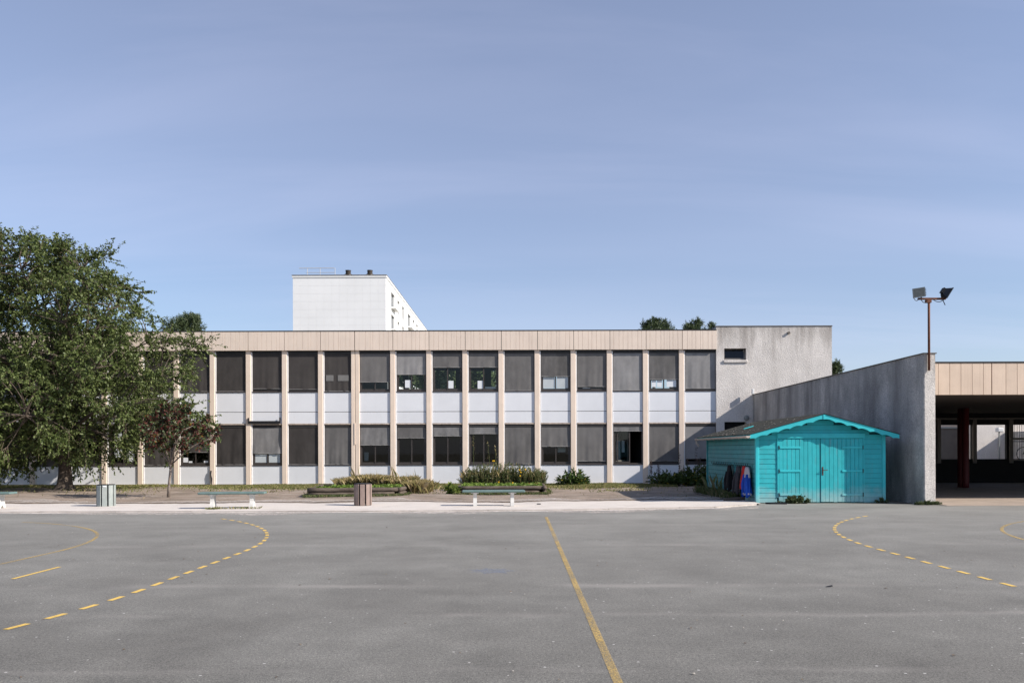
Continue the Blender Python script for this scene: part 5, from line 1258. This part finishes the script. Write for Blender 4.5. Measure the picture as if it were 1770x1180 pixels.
# weeds and flowers in the right bed
ST, EN = [], []
for k in range(520):
    x, y = quadpt(P2, rs.uniform(0.02, 1.02), rs.uniform(0.72, 1.1)); hgt = rs.uniform(0.3, 0.85)*(0.75 + 0.35*math.sin(PI*min(1, max(0, (x+2.1)/3.2))))
    s = np.array([x, y, 0.15]); ST.append(s); EN.append(s + np.array([rs.normal(0, 0.12), rs.normal(0, 0.12), hgt]))
ST, EN = np.array(ST), np.array(EN)
V = twig_leaves(ST, EN, 34, 0.10, 0.22, rs, -0.35, 0.0, 0.2)
wd_o = np_quads('flower_weeds', V, M['weed']); tag(wd_o, 'tall tangled weeds growing at the back of the right planter', 'weeds', kind='stuff')
sb = MB()
for s, e in zip(ST[::2], EN[::2]): sb.tube([s, (s+e)/2 + rs.normal(0, .02, 3), e], 0.005, 3, cap=False)
o = sb.build('weed_stems', M['drygrass'], wd_o)
pts = [(*quadpt(P2, rs.uniform(0.0, 1.0), rs.uniform(0.8, 1.1)), 0.15) for k in range(900)]
np_quads('weed_grass', blades(pts, 0.62, 0.012, rs, 0.5), M['drygrass'], wd_o)
# tall stalks with seed heads / a yellow flower
def stalk(px, pytop, Y, label, flower=None, leafy=True):
    t = W(px, pytop, Y); z0 = 0.1; root = empty('tall_weed', (t.x+0.05, Y, z0), label, 'plant', 'single tall stalks in the right planter')
    a = np.array([t.x+0.05, Y, z0]); b_ = np.array([t.x, Y, t.z]); P = branch_path(a, b_, rs, 6, 0.08, 0.0)
    o = MB().tube(P, [0.009]*4 + [0.007, 0.006, 0.004], 5).build('stem', M['weed'], root); o.location = -root.location
    V = twig_leaves(np.array([a]), np.array([b_]), 26 if leafy else 8, 0.12, 0.2, rs, -0.2, 0); 
    if not leafy:
        t2 = rs.uniform(0.55, 1, (30, 1)); Pp = a*(1-t2) + b_*t2 + rs.normal(0, 0.03, (30, 3)); V = np.concatenate([V, leaves(Pp, unit(rs.normal(0, 1, (30, 3)) + [0, 0, .6]), np.full(30, 0.05), 0.25, rs)])
    o = np_quads('leaves', V, M['weed'] if leafy else M['drygrass'], root); o.location = -root.location
    if flower:
        f = MB()
        for k in range(9):
            an_ = 2*PI*k/9; f.tube([(t.x, Y-0.02, t.z), (t.x+0.04*math.cos(an_), Y-0.03, t.z+0.02+0.02*math.sin(an_)), (t.x+0.06*math.cos(an_), Y-0.02, t.z+0.015+0.035*math.sin(an_))], [0.004, 0.013, 0.004], 5)
        o = f.build('flower', M['yellow'], root); o.location = -root.location
stalk(853, 797, 32.0, 'tall green stalk with one yellow flower in the right planter', True)
stalk(818, 752, 32.4, 'tall feathery stalk at the left of the right planter, before a dark window', False, False)
stalk(843, 762, 32.2, 'tall thin seed stalk just left of the yellow flower', False, False)
stalk(857, 770, 32.6, 'tall curved seed stalk just right of the yellow flower', False, False)
for k, (px, py) in enumerate(((900, 816), (899, 822), (908, 811), (862, 833), (898, 812), (886, 834))):
    p = W(px, py, 31.2); f = MB(); r_ = 0.022
    for q in range(6): an_ = 2*PI*q/6; f.tube([p, p + Vector((r_*math.cos(an_), -0.02, r_*math.sin(an_)))], [0.012, 0.014], 5)
    o = f.build('flower', M['yellow'], wd_o)
b = MB().bbox(*sorted((W(907,0,31.3).x, W(928,0,31.3).x)), 31.25, 31.40, 0.24, 0.31, 0.02); tag(b.build('maroon_trough', M['maroon']), 'narrow dark red trough at the right end of the right planter', 'trough')

# ------------------------------------------------------------------ grass on the garden soil
def inside(Pq, x, y):
    xs_ = [p[0] for p in Pq]; ys_ = [p[1] for p in Pq]; return min(xs_)-0.05 < x < max(xs_)+0.05 and min(ys_)-0.1 < y < max(ys_)+0.1
nA, nB = vnoise(31), vnoise(32)
pts = []
for k in range(150000):
    x = rs.uniform(-26, 7.0); y = 39 - abs(rs.normal(0, 3.4))
    if y < 25.2 or inside(P1, x, y) or inside(P2, x, y) or y > 38.85: continue
    dens = np.clip((y - (35.0 + 0.8*nA(x) - (1.2 if -11 < x < 6 else -1.2)))/1.6, 0, 1)
    pn = math.sin(x*1.9 + 2.1*math.sin(y*1.1)) + math.sin(y*2.7 + x*0.7) + nB(x*2.0 + y)
    if y > 26.6: dens = max(dens, 0.55 if pn > 1.1 else 0.05)
    elif pn > 1.3: dens = max(dens, 0.12)
    if x < -14: dens *= 0.55
    if rs.rand() < dens*0.9: pts.append((x, y, soilz(x, y)))
o = np_quads('lawn_grass', blades(pts, 0.105, 0.020, rs, 0.9), M['grass']); tag(o, 'short patchy grass between the school and the sand path', 'grass', kind='stuff')
# rank grass round planter bases
pts = []
for Pq in (P1, P2):
    for k in range(1700):
        u = rs.uniform(-0.06, 1.05); x, y = quadpt(Pq, u, -0.03 - abs(rs.normal(0, 0.06))); pts.append((x, y, -0.01))
    for k in range(1200):
        x, y = quadpt(Pq, rs.choice([-0.04, 1.05]) + rs.normal(0, 0.02), rs.uniform(-0.05, 1)); pts.append((x, y, -0.01))
o = np_quads('planter_grass', blades(pts, 0.10, 0.014, rs, 0.8), M['weed']); tag(o, 'rank green grass along the foot of the log planters', 'grass', kind='stuff')
# bench tufts
pts = [(rs.uniform(-8.1, -6.9), 21.9 + rs.normal(0, 0.06), 0.03) for k in range(160)] + [(rs.uniform(-8.25, -8.0), 21.75 + rs.normal(0, 0.06), 0.03) for k in range(70)]
o = np_quads('tuft_grass', blades(pts, 0.07, 0.014, rs, 1.0), M['grass']); tag(o, 'small grass tufts under the bench left of the brown bin', 'grass', kind='stuff')

def leafy_shrub(name, label, cx_, cy, rx, ry, h, n, L, wd_, m, seed, z0=-0.05, cat='shrub', spikes=0, grp=None):
    r_ = np.random.RandomState(seed); root = empty(name, (cx_, cy, z0), label, cat, grp)
    ST, EN = [], []
    for k in range(n):
        a = r_.uniform(0, 2*PI); q = r_.rand()**0.5; s = np.array([cx_ + rx*0.55*q*math.cos(a), cy + ry*0.55*q*math.sin(a), z0])
        hh = h*(1 - 0.65*q**2)*r_.uniform(0.6, 1.08); ST.append(s); EN.append(np.array([cx_ + rx*q*math.cos(a), cy + ry*q*math.sin(a), z0 + hh]))
    ST, EN = np.array(ST), np.array(EN); sb = MB()
    for s, e in zip(ST, EN): sb.tube([s, e], [0.008, 0.004], 4, cap=False)
    o = sb.build('stems', M['twig'], root); o.location = -root.location
    V = twig_leaves(ST, EN, 26, L, wd_, r_, 0.05, 0.0, 0.8)
    o = np_quads('foliage', V, m, root); o.location = -root.location
    if spikes:
        VV = []
        for k in range(spikes):
            x = cx_ + r_.uniform(-rx, rx)*0.9; y = cy + r_.uniform(-ry, ry)*0.6; hz = h*r_.uniform(1.2, 1.75)
            tt = r_.uniform(0.5, 1, (80, 1)); P = np.array([x, y, z0]) + np.array([0, 0, hz])*tt + r_.normal(0, 0.025, (80, 3)); VV.append(leaves(P, unit(r_.normal(0, 1, (80, 3))), np.full(80, 0.06), 0.5, r_))
        o = tag(np_quads('flower_spikes', np.concatenate(VV), M['twigleaf'], root), kind='stuff'); o.location = -root.location
    return root
M['twigleaf'] = leaf_mat('seed_spike', (0.05, 0.035, 0.03), (0.12, 0.08, 0.07), trans=0.1)
leafy_shrub('garden_shrub', 'round green shrub with some yellow leaves against the white panels', Xf(988)-0.06, 37.6, 0.78, 0.6, 0.78, 46, 0.20, 0.42, M['shrub'], 5, z0=-0.09)
leafy_shrub('garden_shrub', 'dark shrub with seed spikes between the school and the shed, nearest the shed', Xf(1195), 37.4, 1.25, 0.8, 1.0, 95, 0.20, 0.36, M['shrub'], 6, z0=-0.09, spikes=5)
leafy_shrub('garden_shrub', 'dark low shrub with seed spikes just left of the shrub beside the shed', Xf(1143), 37.6, 0.95, 0.7, 0.72, 60, 0.18, 0.36, M['shrub'], 7, z0=-0.09, spikes=5)
leafy_shrub('broad_leaf_plant', 'small bright broad-leaved plant left of the right log planter', -2.25, 29.35, 0.24, 0.2, 0.36, 9, 0.20, 0.55, M['hosta'], 8, z0=0.0, cat='plant')
leafy_shrub('ivy_plant', 'low ivy clump growing at the foot of the left shed door', W(1378,0,23.7).x, 23.74, 0.40, 0.13, 0.24, 40, 0.075, 0.75, M['ivy'], 9, z0=0.0, cat='plant')
leafy_shrub('weed_plant', 'weed tuft at the foot of the roughcast wall end', 11.75, 23.02, 0.42, 0.12, 0.11, 40, 0.07, 0.35, M['ivy'], 10, z0=0.0, cat='plant')
leafy_shrub('weed_plant', 'tiny weed at the right front corner of the shed', 10.75, 23.8, 0.22, 0.08, 0.14, 12, 0.06, 0.5, M['ivy'], 12, z0=0.0, cat='plant')
leafy_shrub('weed_plant', 'tiny weed at the left front corner of the shed', 7.75, 23.8, 0.14, 0.06, 0.06, 8, 0.05, 0.5, M['ivy'], 13, z0=0.0, cat='plant')
pts = [(SX0 - 0.05 - abs(rs.normal(0, 0.16)), rs.uniform(25.6, 30.4), -0.01) for k in range(2600)]
o = np_quads('shed_side_grass', blades(pts, 0.26, 0.014, rs, 0.5), M['weed']); tag(o, 'dark grass along the left side of the shed', 'grass', kind='stuff')
pts = [(SX0 - 0.1 - abs(rs.normal(0, 0.12)), rs.uniform(26.8, 29.5), -0.01) for k in range(40)]
o = np_quads('shed_side_stalks', blades(pts, 0.75, 0.010, rs, 0.4), M['weed']); tag(o, 'thin tall stalks along the left side of the shed', 'grass', kind='stuff')
# leaf litter and pale grit on court and path
V = []
for k in range(420):
    if k < 150: x, y, z = rs.uniform(-16, 6), rs.uniform(24.6, 30), 0.015
    else: x, y, z = rs.uniform(-13, 12), rs.uniform(4, 22)**1.0, 0.006
    if k >= 150 and y > edge_y(x)-0.3 and x < 7: continue
    s_ = rs.uniform(0.010, 0.022) if k >= 150 else rs.uniform(0.02, 0.045); a = rs.uniform(0, 6.28); z = soilz(x, y)+0.02 if (k < 150 and y > 25.4) else (0.045 if k < 150 else z)
    c_, s2 = math.cos(a)*s_, math.sin(a)*s_
    V.append([(x+c_, y+s2, z), (x-s2*.6, y+c_*.6, z+0.006), (x-c_, y-s2, z+0.001), (x+s2*.6, y-c_*.6, z+0.007)])
o = np_quads('ground_leaf_litter', np.array(V), M['litter']); tag(o, 'scattered dead leaves and grit on the ground', 'leaf litter', kind='stuff')
